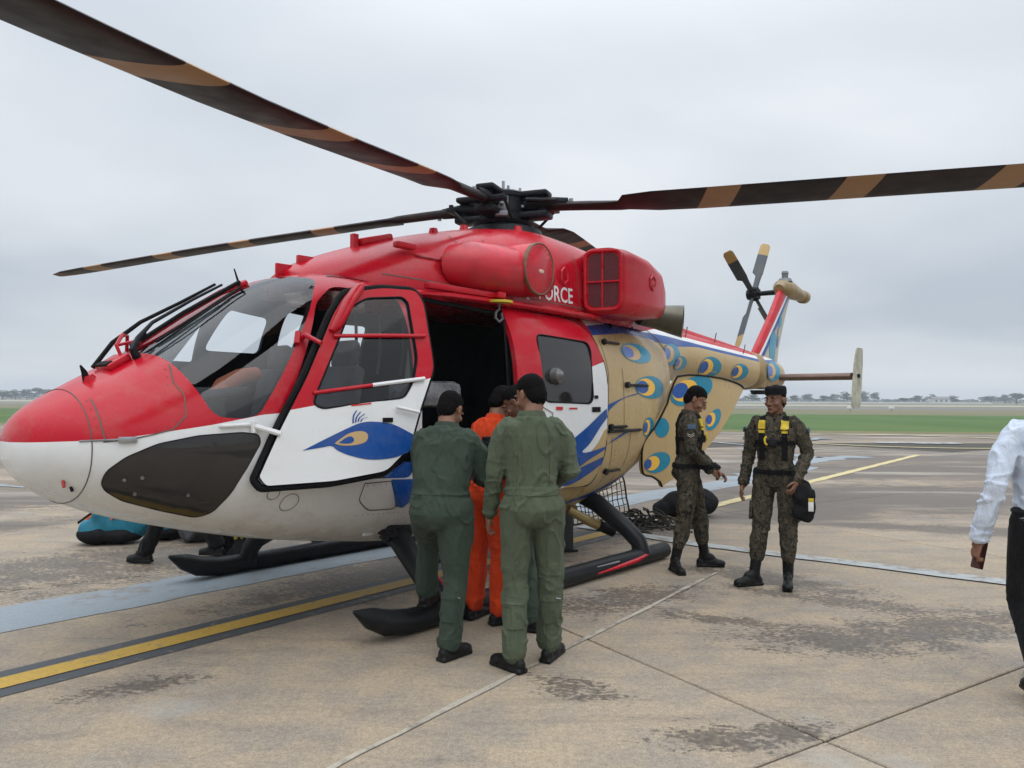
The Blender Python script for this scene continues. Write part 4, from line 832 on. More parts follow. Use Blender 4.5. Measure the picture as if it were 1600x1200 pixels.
# ================================================================== GROUND (world frame: camera at the origin, looking along +Y)
def ground_mat(name, far=False):
    s = NT(name); pos = s.n('ShaderNodeNewGeometry').outputs['Position']
    def wc(sc=(1, 1, 1), rot=0): return s.coord('World', sc, (0, 0, 0), (0, 0, rot))
    n1 = s.noise(wc(), .35, 6, .6); n2 = s.noise(wc(), 2.2, 8, .68); n3 = s.noise(wc(), 14, 6, .65); n4 = s.noise(wc((1, 5, 1), -.75), 1.1, 6, .6)
    c = s.mix(s.rng(n1, .34, .66), (0.215, 0.186, 0.155), (0.300, 0.252, 0.194))
    c = s.mix(s.rng(n2, .38, .62), c, (0.345, 0.272, 0.188)); c = s.mix(s.rng(n4, .52, .72, 0, .55), c, (0.165, 0.14, 0.12))
    sp = s.rng(s.noise(wc(), 30, 6, .75), .3, .7, .74, 1.26); c = s.mix(1.0, c, s.n('ShaderNodeCombineXYZ', {0: sp, 1: sp, 2: sp}).outputs[0], 'MULTIPLY')
    fine = s.noise(wc(), 95, 4, .75); fr = s.rng(fine, .3, .7, .66, 1.34); c = s.mix(1.0, c, s.n('ShaderNodeCombineXYZ', {0: fr, 1: fr, 2: fr}).outputs[0], 'MULTIPLY')
    pit = s.noise(wc(), 52, 5, .8); c = s.mix(s.rng(pit, .62, .68, 0, .55), c, (.09, .075, .06)); c = s.mix(s.rng(pit, .38, .31, 0, .5), c, (.46, .41, .34))
    # pale cement near some joints
    c = s.mix(s.rng(s.noise(wc(), .9, 5, .6), .58, .72, 0, .55), c, (0.34, 0.335, 0.31))
    # dark weathered patches, and dark ground below the helicopter: placed ellipses broken up by noise   (x, y, rx, ry, rot)
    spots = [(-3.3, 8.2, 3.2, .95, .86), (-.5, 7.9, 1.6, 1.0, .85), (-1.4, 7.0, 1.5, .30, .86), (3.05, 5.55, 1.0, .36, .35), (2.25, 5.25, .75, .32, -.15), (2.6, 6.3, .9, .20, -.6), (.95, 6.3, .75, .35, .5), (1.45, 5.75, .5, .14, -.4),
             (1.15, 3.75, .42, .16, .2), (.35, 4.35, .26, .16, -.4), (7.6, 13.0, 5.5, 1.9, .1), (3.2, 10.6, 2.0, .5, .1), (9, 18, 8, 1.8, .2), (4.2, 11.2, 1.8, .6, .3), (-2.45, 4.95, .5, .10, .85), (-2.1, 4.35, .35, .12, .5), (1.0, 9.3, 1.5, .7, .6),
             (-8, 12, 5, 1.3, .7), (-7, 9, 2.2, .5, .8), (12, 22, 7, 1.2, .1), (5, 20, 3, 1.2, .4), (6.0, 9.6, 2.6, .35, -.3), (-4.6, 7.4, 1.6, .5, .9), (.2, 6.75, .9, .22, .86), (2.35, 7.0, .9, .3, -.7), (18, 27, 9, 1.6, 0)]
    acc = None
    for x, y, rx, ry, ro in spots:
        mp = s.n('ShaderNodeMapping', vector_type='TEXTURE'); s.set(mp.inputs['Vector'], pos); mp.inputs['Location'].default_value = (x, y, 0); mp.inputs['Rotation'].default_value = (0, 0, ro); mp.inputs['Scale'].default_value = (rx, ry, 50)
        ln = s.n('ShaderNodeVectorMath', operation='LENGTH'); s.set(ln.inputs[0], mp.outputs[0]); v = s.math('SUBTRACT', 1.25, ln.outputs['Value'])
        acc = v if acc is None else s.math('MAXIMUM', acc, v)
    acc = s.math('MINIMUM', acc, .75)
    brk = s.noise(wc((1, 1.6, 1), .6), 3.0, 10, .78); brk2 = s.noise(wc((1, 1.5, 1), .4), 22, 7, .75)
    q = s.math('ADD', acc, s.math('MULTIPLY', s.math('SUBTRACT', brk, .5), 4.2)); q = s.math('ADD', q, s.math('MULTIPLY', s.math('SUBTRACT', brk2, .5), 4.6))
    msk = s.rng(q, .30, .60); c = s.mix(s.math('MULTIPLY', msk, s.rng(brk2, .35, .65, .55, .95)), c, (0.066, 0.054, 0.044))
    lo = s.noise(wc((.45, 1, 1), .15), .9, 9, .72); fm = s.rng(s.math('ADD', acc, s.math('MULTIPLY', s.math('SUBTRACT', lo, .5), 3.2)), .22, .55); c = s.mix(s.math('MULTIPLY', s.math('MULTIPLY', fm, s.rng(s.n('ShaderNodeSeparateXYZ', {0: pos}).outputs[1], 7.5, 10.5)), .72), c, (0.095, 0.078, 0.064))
    # general fine black algae specks
    al = s.math('MULTIPLY', s.rng(s.noise(wc(), 7, 8, .75), .60, .66), s.rng(s.noise(wc(), .5, 3), .50, .62)); c = s.mix(s.math('MULTIPLY', al, .55), c, (0.10, 0.085, 0.07))
    ym = s.rng(s.n('ShaderNodeSeparateXYZ', {0: pos}).outputs[1], 8.5, 13.0)
    if True:
        st = s.noise(wc((.25, 1, 1), -.1), .5, 6, .65); c = s.mix(s.math('MULTIPLY', ym, s.rng(st, .36, .52, 0, .74)), c, (0.125, 0.100, 0.082))
        st2 = s.noise(wc((.2, 1, 1), .12), .9, 6, .6); c = s.mix(s.math('MULTIPLY', ym, s.rng(st2, .54, .66, 0, .6)), c, (0.40, 0.35, 0.285))
    if not far:
        oi = s.n('ShaderNodeObjectInfo').outputs['Random']; t = s.rng(oi, 0, 1, .93, 1.06); c = s.mix(1.0, c, s.n('ShaderNodeCombineXYZ', {0: t, 1: t, 2: t}).outputs[0], 'MULTIPLY')
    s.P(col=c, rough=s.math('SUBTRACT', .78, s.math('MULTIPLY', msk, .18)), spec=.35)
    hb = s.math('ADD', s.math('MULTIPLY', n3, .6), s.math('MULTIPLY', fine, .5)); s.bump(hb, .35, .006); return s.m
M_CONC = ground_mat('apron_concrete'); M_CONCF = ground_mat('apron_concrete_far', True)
def poly_sheet(name, pts, z, mt, kind='structure', label=None, thick=0):
    o = mesh(name, [(p[0], p[1], z) for p in pts], [tuple(range(len(pts)))], mt, smooth=False); o['kind'] = kind; return o
def grassm(name, a, b, c3, sc=1.0):
    s = NT(name); n = s.noise(s.coord('World', (1, .35, 1)), .06*sc, 6, .6); n2 = s.noise(s.coord('World', (1, .5, 1)), 1.6*sc, 6, .7)
    c = s.mix(s.rng(n, .35, .62), a, b); c = s.mix(s.rng(n2, .45, .7, 0, .6), c, c3); s.P(col=c, rough=.95, spec=.1); s.bump(n2, .6, .1); return s.m
poly_sheet('terrain', [(-9000, -2000), (9000, -2000), (9000, 14000), (-9000, 14000)], -.06, grassm('dry_field', (.155, .15, .085), (.20, .175, .115), (.10, .12, .06), .5))
GN0 = (-60, 52.5); GN1 = (60, 35.0)
def along(t, off): x = -1500+3000*t; return (x, 46.0-.14*x*0+off-.146*x*(1 if abs(x) < 400 else 400/abs(x)))
poly_sheet('grass_strip', [(-400, 104), (-60, 54.5), (60, 36.5), (400, 0), (460, 40), (400, 60), (60, 90), (-60, 112), (-400, 170)], -.050, grassm('green_grass', (.058, .115, .035), (.09, .145, .048), (.12, .135, .06), 1.5))
poly_sheet('grass_verge', [(-400, 96), (-60, 50), (60, 33.0), (400, -6), (400, 0), (60, 36.5), (-60, 54.5), (-400, 104)], -.046, grassm('verge', (.16, .15, .08), (.20, .17, .10), (.09, .12, .04), 3))
poly_sheet('runway', [(-900, 330), (-60, 170), (60, 150), (900, 50), (900, 66), (60, 200), (-60, 225), (-900, 420)], -.042, grassm('runway_surface', (.17, .165, .16), (.21, .20, .19), (.15, .14, .13), 1))
poly_sheet('far_strip', [(-900, 520), (-60, 260), (60, 240), (900, 140), (900, 190), (60, 330), (-60, 350), (-900, 700)], -.038, grassm('pale_strip', (.34, .31, .26), (.38, .35, .29), (.25, .25, .17), 1))
poly_sheet('apron_far', [(-400, 96), (-400, -60), (400, -60), (400, -6), (60, 33.0), (-60, 50)], -.030, M_CONCF)
apron = poly_sheet('apron', [(-34, -8), (34, -8), (34, 30), (-34, 30)], -.016, mat('joint_dirt', (.05, .045, .035), .95, var=.3, scale=20, bump=.5))
GA = math.radians(32.5); ga = Vector((math.cos(GA), math.sin(GA))); gb = Vector((-math.sin(GA), math.cos(GA))); GO = Vector((1.5, 3.70)); SZ = 5.4; slab0 = None
bm = bmesh.new(); bmesh.ops.create_cube(bm, size=1)
for v in bm.verts: v.co = Vector((v.co.x*(SZ-.015), v.co.y*(SZ-.015), (v.co.z-.5)*.013))
bmesh.ops.bevel(bm, geom=[e_ for e_ in bm.edges if all(v.co.z > -.001 for v in e_.verts)], offset=.006, segments=1, affect='EDGES')
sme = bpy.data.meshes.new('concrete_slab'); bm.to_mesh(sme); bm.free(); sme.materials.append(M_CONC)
for i in range(-8, 9):
    for j in range(-8, 9):
        c = GO+ga*(i+.5)*SZ+gb*(j+.5)*SZ
        if abs(c.x) > 31 or c.y < -5 or c.y > 27: continue
        if c.y < abs(c.x)*.9-8: continue
        o = bpy.data.objects.new('concrete_slab', sme); COL.objects.link(o); o.parent = apron; o.location = (c.x, c.y, 0); o.rotation_euler = (0, 0, GA)
# ---- painted lines
def linem(name, col, wear=.5, sc=9):
    s = NT(name); n = s.noise(s.coord('World'), sc, 9, .72); n2 = s.noise(s.coord('World'), 1.3, 5, .6)
    q = s.math('ADD', n, s.math('MULTIPLY', s.math('SUBTRACT', n2, .5), .5)); c = s.mix(s.rng(q, .62-wear*.2, .70-wear*.1), col, (0.19, 0.165, 0.14)); sp = s.rng(s.noise(s.coord('World'), 40, 5, .6), .3, .7, .85, 1.12)
    c = s.mix(1.0, c, s.n('ShaderNodeCombineXYZ', {0: sp, 1: sp, 2: sp}).outputs[0], 'MULTIPLY'); s.P(col=c, rough=.6); s.bump(n, .3, .004); return s.m
def ribbon(name, pts, wd, mt, z=.004, jit=.0, step=.25, ends=None):
    P = [Vector(p) for p in pts]; Q = []
    for a, b in zip(P[:-1], P[1:]):
        k = max(1, int((b-a).length/step)); Q += [a+(b-a)*i/k for i in range(k)]
    Q.append(P[-1]); V = []
    for i, q in enumerate(Q):
        t = (Q[min(i+1, len(Q)-1)]-Q[max(i-1, 0)]).normalized(); n_ = Vector((-t.y, t.x)); w1 = wd/2+jit*(noise.noise(Vector((q.x*2.3, q.y*2.3, 1)))); w2 = wd/2+jit*(noise.noise(Vector((q.x*2.3, q.y*2.3, 7))))
        V += [(*(q+n_*w1), z), (*(q-n_*w2), z)]
    return tag(mesh(name, V, [(2*i, 2*i+1, 2*i+3, 2*i+2) for i in range(len(Q)-1)], mt, smooth=False), kind='structure')
M_LB = linem('grey_blue_line', (0.225, 0.26, 0.285), .35, 5); M_LW = linem('white_line', (0.33, 0.345, 0.34), .65, 6); M_LY = linem('yellow_line', (0.45, 0.28, 0.035), .2, 12); M_LK = linem('black_line', (0.050, 0.056, 0.062), .15, 12); M_LYP = linem('faded_yellow_line', (0.52, 0.43, 0.20), .3, 7)
ribbon('grey_painted_line', [(-6.4, 2.6), (-3.72, 5.63), (-1.36, 8.31), (1.94, 12.6), (4.75, 15.6), (7.2, 18.9)], .72, M_LB, jit=.07)
ribbon('puddle_sheen_streak', [(4.75, 15.6), (7.0, 19.6), (8.8, 21.6), (10.2, 22.4)], .8, M_LB, z=.007, jit=.5)  # puddles, with their pale sky reflection painted in as grey-blue colour
ribbon('puddle_sheen_streak', [(8.6, 21.8), (7.8, 25.5), (10.5, 30), (13.5, 33.5)], .6, M_LB, z=.007, jit=.45)
yd = (Vector((12.22, 23.16))-Vector((-2.88, 4.37))).normalized()
ys = Vector((-2.88, 4.37))-yd*2.4
ribbon('black_line_border', [tuple(ys), tuple(Vector((-2.88, 4.37))+yd*6.4)], .44, M_LK, z=.004)
ribbon('yellow_painted_line', [tuple(ys), tuple(Vector((-2.88, 4.37))+yd*6.4)], .185, M_LY, z=.008)
ribbon('yellow_painted_line', [tuple(Vector((-2.88, 4.37))+yd*6.4), (12.22, 23.16)], .20, M_LYP, z=.008, jit=.03)
ribbon('white_painted_line', [(.9, 9.85), (2.15, 8.6), (4.42, 6.90), (8.5, 3.7)], .24, M_LW, z=.012, jit=.03)
ribbon('thin_pale_line', [(-1.42, 2.50), (1.93, 7.26)], .036, linem('pale_line', (0.38, 0.34, 0.275), .75, 8), z=.006, jit=.02)
cc = Vector((16.2, 31.9)); ribbon('helipad_circle', [tuple(cc+Vector((math.cos(a), math.sin(a)))*5.4) for a in [2*PI*k/48 for k in range(49)]], .28, M_LYP, z=.008)
ribbon('helipad_circle', [tuple(cc+Vector((math.cos(a), math.sin(a)))*8.6) for a in [2*PI*k/60 for k in range(22, 47)]], .22, M_LW, z=.008)
ribbon('helipad_bar', [(14.2, 30.0), (17.2, 29.6)], .9, M_LW, z=.012, jit=.5)
ribbon('taxi_line', [(2, 39.5), (40, 33)], .22, M_LW, z=.008)
ribbon('taxi_line', [(-30, 24), (-7, 13)], .16, M_LB, z=.008, jit=.06)
# ---- far trees, wall, building
M_BARK = mat('bark', (.09, .07, .05), .9)
def leafm(name, col):
    s = NT(name); r = s.n('ShaderNodeObjectInfo').outputs['Random']; n = s.noise(s.coord('Object'), .8, 4); c = s.mix(s.rng(n, .3, .7), tuple(x*.55 for x in col), tuple(x*1.35 for x in col)); s.P(col=c, rough=.9, spec=.1); return s.m
LF = [leafm('leaves', (.045, .07, .025)), leafm('leaves_b', (.06, .08, .035)), leafm('leaves_c', (.04, .06, .03))]
def crown_mesh(seed, lobes, leaves, mt):
    rnd = random.Random(seed); V = []; F = []
    for (cx, cy, cz, rx, ry, rz_) in lobes:
        for _ in range(leaves):
            while 1:
                p = Vector((rnd.uniform(-1, 1), rnd.uniform(-1, 1), rnd.uniform(-1, 1)))
                if .35 < p.length < 1: break
            q = Vector((cx+p.x*rx, cy+p.y*ry, cz+p.z*rz_)); s_ = rnd.uniform(.16, .36); a = Vector((rnd.gauss(0, 1), rnd.gauss(0, 1), rnd.gauss(0, 1))).normalized(); b = a.orthogonal().normalized(); c = a.cross(b); n = len(V)
            V += [q+b*s_, q+c*s_*.7, q-b*s_, q-c*s_*.7]; F.append((n, n+1, n+2, n+3))
    me = bpy.data.meshes.new('crown'); me.from_pydata([tuple(v) for v in V], [], F); me.update(); me.materials.append(mt); return me
def trunk_mesh(h, r, limbs):
    m = MB(); m.tube([(0, 0, -.2), (.05, 0, h*.5), (0, .05, h)], [r, r*.75, r*.45], 8)
    for x, y, z in limbs: m.tube([(0, 0, h*.7), (x*.5, y*.5, (h+z)*.5), (x, y, z)], [r*.45, r*.3, r*.15], 6)
    me = bpy.data.meshes.new('trunk'); me.from_pydata([tuple(v) for v in m.V], [], m.F); me.update(); me.materials.append(M_BARK); return me
KINDS = []
for k in range(5):
    rnd = random.Random(40+k); lobes = []
    for q in range(6+k % 3):
        a = rnd.uniform(0, 2*PI); rr = rnd.uniform(.6, 2.4); lobes.append((math.cos(a)*rr, math.sin(a)*rr, rnd.uniform(3.6, 6.4)-rr*.4, rnd.uniform(1.0, 1.7), rnd.uniform(1.0, 1.7), rnd.uniform(.8, 1.3)))
    lobes.append((0, 0, 6.1, 1.5, 1.5, 1.3)); KINDS.append((crown_mesh(k, lobes, 110, LF[k % 3]), trunk_mesh(3.6, .24, [l[:3] for l in lobes[:5]])))
def far_tree(px, hpx, wpx, dist, label, k):
    x = (px-800)/1202*dist; h = hpx/1202*dist+1.65; wd = wpx/1202*dist
    t = empty('tree', (x, dist, -.06), k*1.7, label, 'tree', 'trees along the far airfield boundary'); t.scale = (wd/5.0, wd/5.0, h/7.2)
    for nm, me in (('crown', KINDS[k][0]), ('trunk', KINDS[k][1])):
        o = bpy.data.objects.new(nm, me); COL.objects.link(o); o.parent = t
RT = [(1175, 11, 20, 'small dark tree just left of the capped soldier on the far horizon'), (1243, 9, 18, 'low bushy tree right of the capped soldier on the far horizon'), (1264, 11, 20, 'rounded tree second to the right of the capped soldier'), (1287, 8, 22, 'low spreading tree below the brown tailplane bar'), (1302, 11, 14, 'narrow tree below the middle of the tailplane bar'),
      (1319, 14, 20, 'tall tree just left of the tail end plate'), (1350, 15, 26, 'broad tree immediately right of the tail end plate'), (1369, 14, 16, 'round headed tree with open trunk right of the end plate'), (1411, 5, 22, 'lowest faint tree in the gap right of the end plate'), (1434, 9, 24, 'flat topped tree left of the far pale building'),
      (1456, 11, 14, 'upright narrow tree beside the far pale building'), (1490, 9, 24, 'wide low tree behind the far pale building'), (1549, 9, 30, 'long low tree left of the white shirt man'), (1588, 13, 34, 'tallest tree mass above the white shirt shoulder'), (1570, 11, 20, 'smaller tree against the tallest mass at the right edge'),
      (4, 11, 26, 'leftmost tree on the left horizon'), (24, 12, 22, 'second tree from the left edge of the horizon'), (42, 13, 24, 'third tree from the left edge of the horizon'), (58, 15, 20, 'highest tree on the left horizon above the nose'), (74, 13, 22, 'fifth tree from the left edge, near the red nose'), (92, 14, 24, 'tree whose crown touches the red nose outline'), (110, 13, 24, 'tree mostly hidden behind the red nose')]
for i, (px, hp_, wp_, lb) in enumerate(RT): far_tree(px, hp_, wp_, 520+((i*37) % 5)*22, lb, (i*3+1) % 5)
V = []; F = []; rnd = random.Random(5)
for i in range(9000):
    x = rnd.uniform(-1100, 1100); y = 900+rnd.uniform(-30, 60)-abs(x)*.15; z = rnd.random()**.8*(3.4+2.6*noise.noise(Vector((x*.012, 0, 0)))+1.6*noise.noise(Vector((x*.05, 3, 0)))); s_ = rnd.uniform(.7, 1.6)
    a = rnd.uniform(0, PI); n = len(V); V += [(x-s_*math.cos(a), y-s_*math.sin(a), z-s_*.6), (x+s_*math.cos(a), y+s_*math.sin(a), z-s_*.6), (x+s_*.7*math.cos(a), y, z+s_*.7), (x-s_*.7*math.cos(a), y, z+s_*.6)]; F.append((n, n+1, n+2, n+3))
tag(mesh('distant_treeline', V, F, LF[2], smooth=False), kind='stuff')
M_PALE = mat('pale_plaster', (.55, .55, .53), .8)
pw = part('perimeter_wall', M_PALE, None, lambda m: m.box((150, 505, .45), (330, .3, 1.1))); tag(pw, 'long low pale wall in front of the far tree line on the right', 'wall')
bd = empty('airfield_building', (276, 497, 0), 0, 'small far pale building with a grey pitched roof on the right horizon', 'building')
part('wall', M_PALE, bd, lambda m: m.box((0, 0, 1.6), (11, 5, 3.2))); part('roof', mat('roof_grey', (.18, .18, .19), .8), bd, lambda m: m.rings([[(x, -3, 3.2), (x, 3, 3.2), (x, 0, 4.6)] for x in (-6, 6)]), smooth=False)
for x_ in (-3.2, 0, 3.2): part('window', M_TINT, bd, lambda m: m.box((x_, -2.52, 1.8), (1.1, .06, 1.1)))
for i, (px, lb) in enumerate(((1328, 'left of two tiny white runway boards in the far grass'), (1393, 'right of two tiny white runway boards in the far grass'))):
    y_ = 118; x_ = (px-800)/1202*y_; b_ = empty('runway_board', (x_, y_, -.05), 0, lb, 'sign', 'small white runway boards'); part('board', M_WHITE, b_, lambda m: m.box((0, 0, .75), (.9, .06, .42))); part('post', M_GREYM, b_, lambda m: m.box((0, 0, .26), (.08, .05, .54)))
# ================================================================== LOOSE OBJECTS
def gnd(px, py):
    pass
M_ROPE = mat('dark_net_rope', (.035, .032, .025), .95, var=.4, bump=.5, bscale=120); M_BAGB = mat('black_nylon', (.010, .010, .011), .8, var=.3, bump=.5, bscale=30, spec=.15)
# cargo net hanging below the pod
m = MB(); rnd = random.Random(3)
A0 = Vector((.62, 9.35, .66)); A1 = Vector((1.40, 10.3, .98)); B0 = Vector((.72, 9.5, .10)); B1 = Vector((1.62, 10.5, .02))
def npt(u, v): 
    p = A0.lerp(A1, u).lerp(B0.lerp(B1, u), v); q = noise.noise_vector(Vector((u*4, v*4, 2)))*.035; return p+q+Vector((-.05, -.10, 0))*math.sin(PI*u)*(v)
for i in range(15): m.tube([npt(i/14, v/10) for v in range(11)], .0065 if i not in (0, 14) else .013, 5)
for j in range(11): m.tube([npt(u/16, j/10) for u in range(17)], .0065 if j not in (0, 10) else .012, 5)
o = m.build('cargo_net', M_ROPE); tag(o, 'dark rope cargo net hanging under the gold rear of the helicopter', 'net')
m = MB()
for i in range(80):
    a = rnd.uniform(0, 2*PI); r0 = rnd.uniform(.05, .48); c = Vector((1.68+math.cos(a)*r0*.95, 9.85+math.sin(a)*r0*.5, 0)); hmax = .30*(1-(r0/.5)**1.3)
    P = []; z0 = rnd.uniform(.01, max(.03, hmax)); dirn = rnd.uniform(0, 2*PI)
    for k in range(7):
        dirn += rnd.uniform(-.8, .8); c = c+Vector((math.cos(dirn), math.sin(dirn), 0))*.06; rr = Vector(((c.x-1.68)/.55, (c.y-9.85)/.32)).length; P.append(Vector((c.x, c.y, max(.012, min(z0, .30*(1-rr)+.02)+rnd.uniform(-.012, .012)))))
    m.tube(P, .011, 5)
tag(m.build('rope_heap', M_ROPE), 'dark tangled heap of netting on the apron behind the looking down soldier', 'net heap')
def lump(name, mt, parent, prims, vox=.012, disp=.0, sc=6, sm=2, seed=0, ang=60):
    """several overlapping solids fused into one skin"""
    m = MB()
    for p in prims:
        if p[0] == 'e': ellip(m, *p[1:])
        elif p[0] == 'b': m.box(*p[1:])
        elif p[0] == 't': m.tube(*p[1:])
    return fuse(name, m, mt, parent, vox, disp, sc, sm, seed, ang)
def ellip(m, c, r, R=None, n=14):
    V = []; F = []; c = Vector(c); R = R or Matrix.Identity(3)
    for i in range(1, n):
        t = PI*i/n
        for j in range(2*n):
            a = 2*PI*j/(2*n); V.append(c+R @ Vector((r[0]*math.sin(t)*math.cos(a), r[1]*math.sin(t)*math.sin(a), r[2]*math.cos(t))))
    top = len(V); V.append(c+R @ Vector((0, 0, r[2]))); V.append(c+R @ Vector((0, 0, -r[2]))); w_ = 2*n
    for i in range(n-2):
        for j in range(w_): F.append((i*w_+j, (i+1)*w_+j, (i+1)*w_+(j+1) % w_, i*w_+(j+1) % w_))
    for j in range(w_): F.append((top, j, (j+1) % w_)); F.append((top+1, (n-2)*w_+(j+1) % w_, (n-2)*w_+j))
    m.add(V, F)
def fuse(name, m, mt, parent, vox=.012, disp=0, sc=6, sm=2, seed=0, ang=60, fn=None):
    me = bpy.data.meshes.new('tmp'); me.from_pydata([tuple(v) for v in m.V], [], m.F); me.update(); o = bpy.data.objects.new('tmp', me); COL.objects.link(o)
    b = bmesh.new(); b.from_mesh(me); bmesh.ops.recalc_face_normals(b, faces=b.faces[:]); b.to_mesh(me); b.free()
    md = o.modifiers.new('r', 'REMESH'); md.mode = 'VOXEL'; md.voxel_size = vox; md.adaptivity = 0
    if sm: q = o.modifiers.new('s', 'SMOOTH'); q.iterations = sm; q.factor = .5
    dg = bpy.context.evaluated_depsgraph_get(); r = bpy.data.meshes.new_from_object(o.evaluated_get(dg)); kill(o)
    if disp or fn:
        n = len(r.vertices); co = np.empty(n*3, 'f'); r.vertices.foreach_get('co', co); no_ = np.empty(n*3, 'f'); r.vertices.foreach_get('normal', no_); co = co.reshape(-1, 3); no_ = no_.reshape(-1, 3)
        d = np.zeros(n, 'f')
        if disp:
            for i in range(n): d[i] = noise.noise(Vector((co[i][0]*sc+seed, co[i][1]*sc, co[i][2]*sc)))*disp
        if fn:
            for i in range(n): d[i] += fn(co[i], no_[i])
        co = co+no_*d[:, None]; r.vertices.foreach_set('co', co.reshape(-1)); r.update()
    r.name = name; r.materials.clear(); return link(name, r, mt, parent, True, ang)
# duffel bag behind the soldier
db = empty('duffel_bag', (2.45, 10.75, 0), .35, 'round black duffel bag on the apron behind the looking down soldier', 'bag')
lump('bag_body', M_BAGB, db, [('e', (-.12, 0, .18), (.30, .17, .175)), ('e', (.22, -.02, .19), (.24, .18, .185)), ('e', (-.38, .02, .13), (.14, .13, .125))], .02, .03, 7, 2)
part('strap', M_BLACK, db, lambda m: (m.tube([(-.1, -.17, .10), (-.05, -.19, .25), (.1, -.16, .36), (.22, -.19, .24), (.25, -.19, .1)], [(.018, .005)]*5, 8)))
# luggage by the nose
M_TURQ = mat('turquoise_nylon', (.008, .16, .24), .65, var=.25, bump=.5, bscale=25); M_ORNG = mat('orange_trim', (.6, .12, .03), .6)
def backpack(loc, rz, label, sc=1.0):
    b = empty('backpack', loc, rz, label, 'backpack'); b.scale = (sc, sc, sc*1.3)
    lump('pack_body', M_TURQ, b, [('e', (0, 0, .17), (.30, .19, .17)), ('e', (.22, .0, .20), (.17, .17, .17)), ('e', (-.2, -.05, .12), (.16, .16, .115)), ('b', (.02, -.02, .17), (.42, .28, .22))], .018, .02, 9, 2)
    lump('base_panel', M_BAGB, b, [('e', (-.17, -.04, .085), (.22, .20, .09)), ('e', (.05, -.02, .08), (.26, .205, .085))], .018, .01, 9, 2)
    for q in (-.1, .0, .1): part('compression_strap', M_ORNG if q == 0 else M_BLACK, b, lambda m: m.tube([(-.28+q*.3, -.12+q, .20), (-.15, -.17+q, .29), (.05, -.10+q, .345), (.2, -.06+q, .36)], [(.011, .004)]*4, 6))
    part('top_handle', M_ORNG, b, lambda m: m.tube([(.02, -.19, .22), (.06, -.21, .27), (.12, -.20, .28)], .012, 6))
backpack((-4.42, 8.62, 0), .15, 'turquoise backpack with dark base lying on the apron beyond the nose')
backpack((-3.93, 9.0, 0), 1.2, 'second turquoise pack half hidden behind the walking black trousers', .9)
gb_ = empty('grey_bag', (-3.52, 8.75, 0), .3, 'crumpled dark grey bag on the apron beyond the far skid toe', 'bag')
lump('bag_body', mat('dark_grey_cloth', (.05, .05, .055), .8, var=.5, scale=12, bump=.8, bscale=20), gb_, [('e', (0, 0, .16), (.24, .18, .17)), ('e', (.1, .02, .26), (.13, .12, .10))], .018, .05, 9, 1)
part('bag_strap', M_BLACK, gb_, lambda m: m.tube([(-.1, -.14, .25), (0, -.17, .36), (.12, -.12, .3)], .01, 6))
# wooden topped stand by the rear leg, and the striped tie-down by the far skid
st_ = empty('work_stand', (.56, 8.3, 0), .3, 'dark steel stand with a wooden top behind the paler green coverall', 'stand')
part('column', mat('stand_steel', (.045, .048, .05), .5, metal=.3), st_, lambda m: m.box((0, 0, .22), (.17, .17, .44), bev=.012)); part('foot_plate', M_BMETAL, st_, lambda m: m.box((0, 0, .012), (.24, .24, .022))); part('wooden_top', mat('worn_wood', (.33, .19, .10), .8, var=.3, scale=30), st_, lambda m: m.box((0, 0, .465), (.24, .22, .045), bev=.005))
sp_ = empty('tie_down_strap', (-2.72, 7.82, 0), .6, 'yellow and black striped strap hanging over a black block near the far skid', 'strap')
for k in range(6):
    part('webbing', mat('strap_yellow', (.42, .30, .04), .7) if k % 2 == 0 else M_BLACK, sp_, lambda m: m.tube([(-.09+.035*k, 0, .50), (-.085+.034*k, -.02, .35), (-.07+.028*k, -.01, .2)], [(.018, .012)]*3, 6))
part('ballast_block', M_BLACK, sp_, lambda m: (m.tube([(0, 0, .0), (0, 0, .06), (0, 0, .12), (0, 0, .2)], [.16, .15, .10, .07], 14)))
# ================================================================== PEOPLE
def skinm(name, col):
    s = NT(name); n = s.noise(s.coord('Object'), 9, 5, .6); c = s.mix(s.rng(n, .3, .7), tuple(x*.82 for x in col), tuple(min(1, x*1.12) for x in col)); n2 = s.noise(s.coord('Object'), 160, 3, .6)
    s.P(col=c, rough=.5, sss=.06, spec=.4); s.b.inputs['Subsurface Radius'].default_value = (.012, .005, .003); s.bump(n2, .15, .002); return s.m
SKIN = skinm('skin', (.235, .115, .070)); SKIN_D = skinm('skin_dark', (.175, .082, .048)); HAIR = mat('black_hair', (.004, .0035, .0035), .8, var=.4, scale=50, bump=.5, bscale=220, spec=.08)
EYEW = mat('eye_white', (.22, .19, .17), .8, spec=.1); EYED = mat('iris', (.015, .008, .006), .5, spec=.2); LIP = skinm('lips', (.20, .065, .05)); BROW = HAIR
def cloth(name, col, var=.14, sc=5, bs=240, rough=.85):
    s = NT(name); v = s.coord('Object'); n = s.noise(v, sc, 6, .6); f = s.rng(n, .3, .7, 1-var, 1+var); c = s.mix(1.0, col, s.n('ShaderNodeCombineXYZ', {0: f, 1: f, 2: f}).outputs[0], 'MULTIPLY')
    s.P(col=c, rough=rough, spec=.1, sheen=.05); w1 = s.noise(s.coord('Object', (1, 1, .35)), 16, 5, .6, .6); w2 = s.noise(v, bs, 2, .5)
    h = s.math('ADD', s.math('MULTIPLY', w1, 1.0), s.math('MULTIPLY', w2, .10)); s.bump(h, .75, .03); return s.m
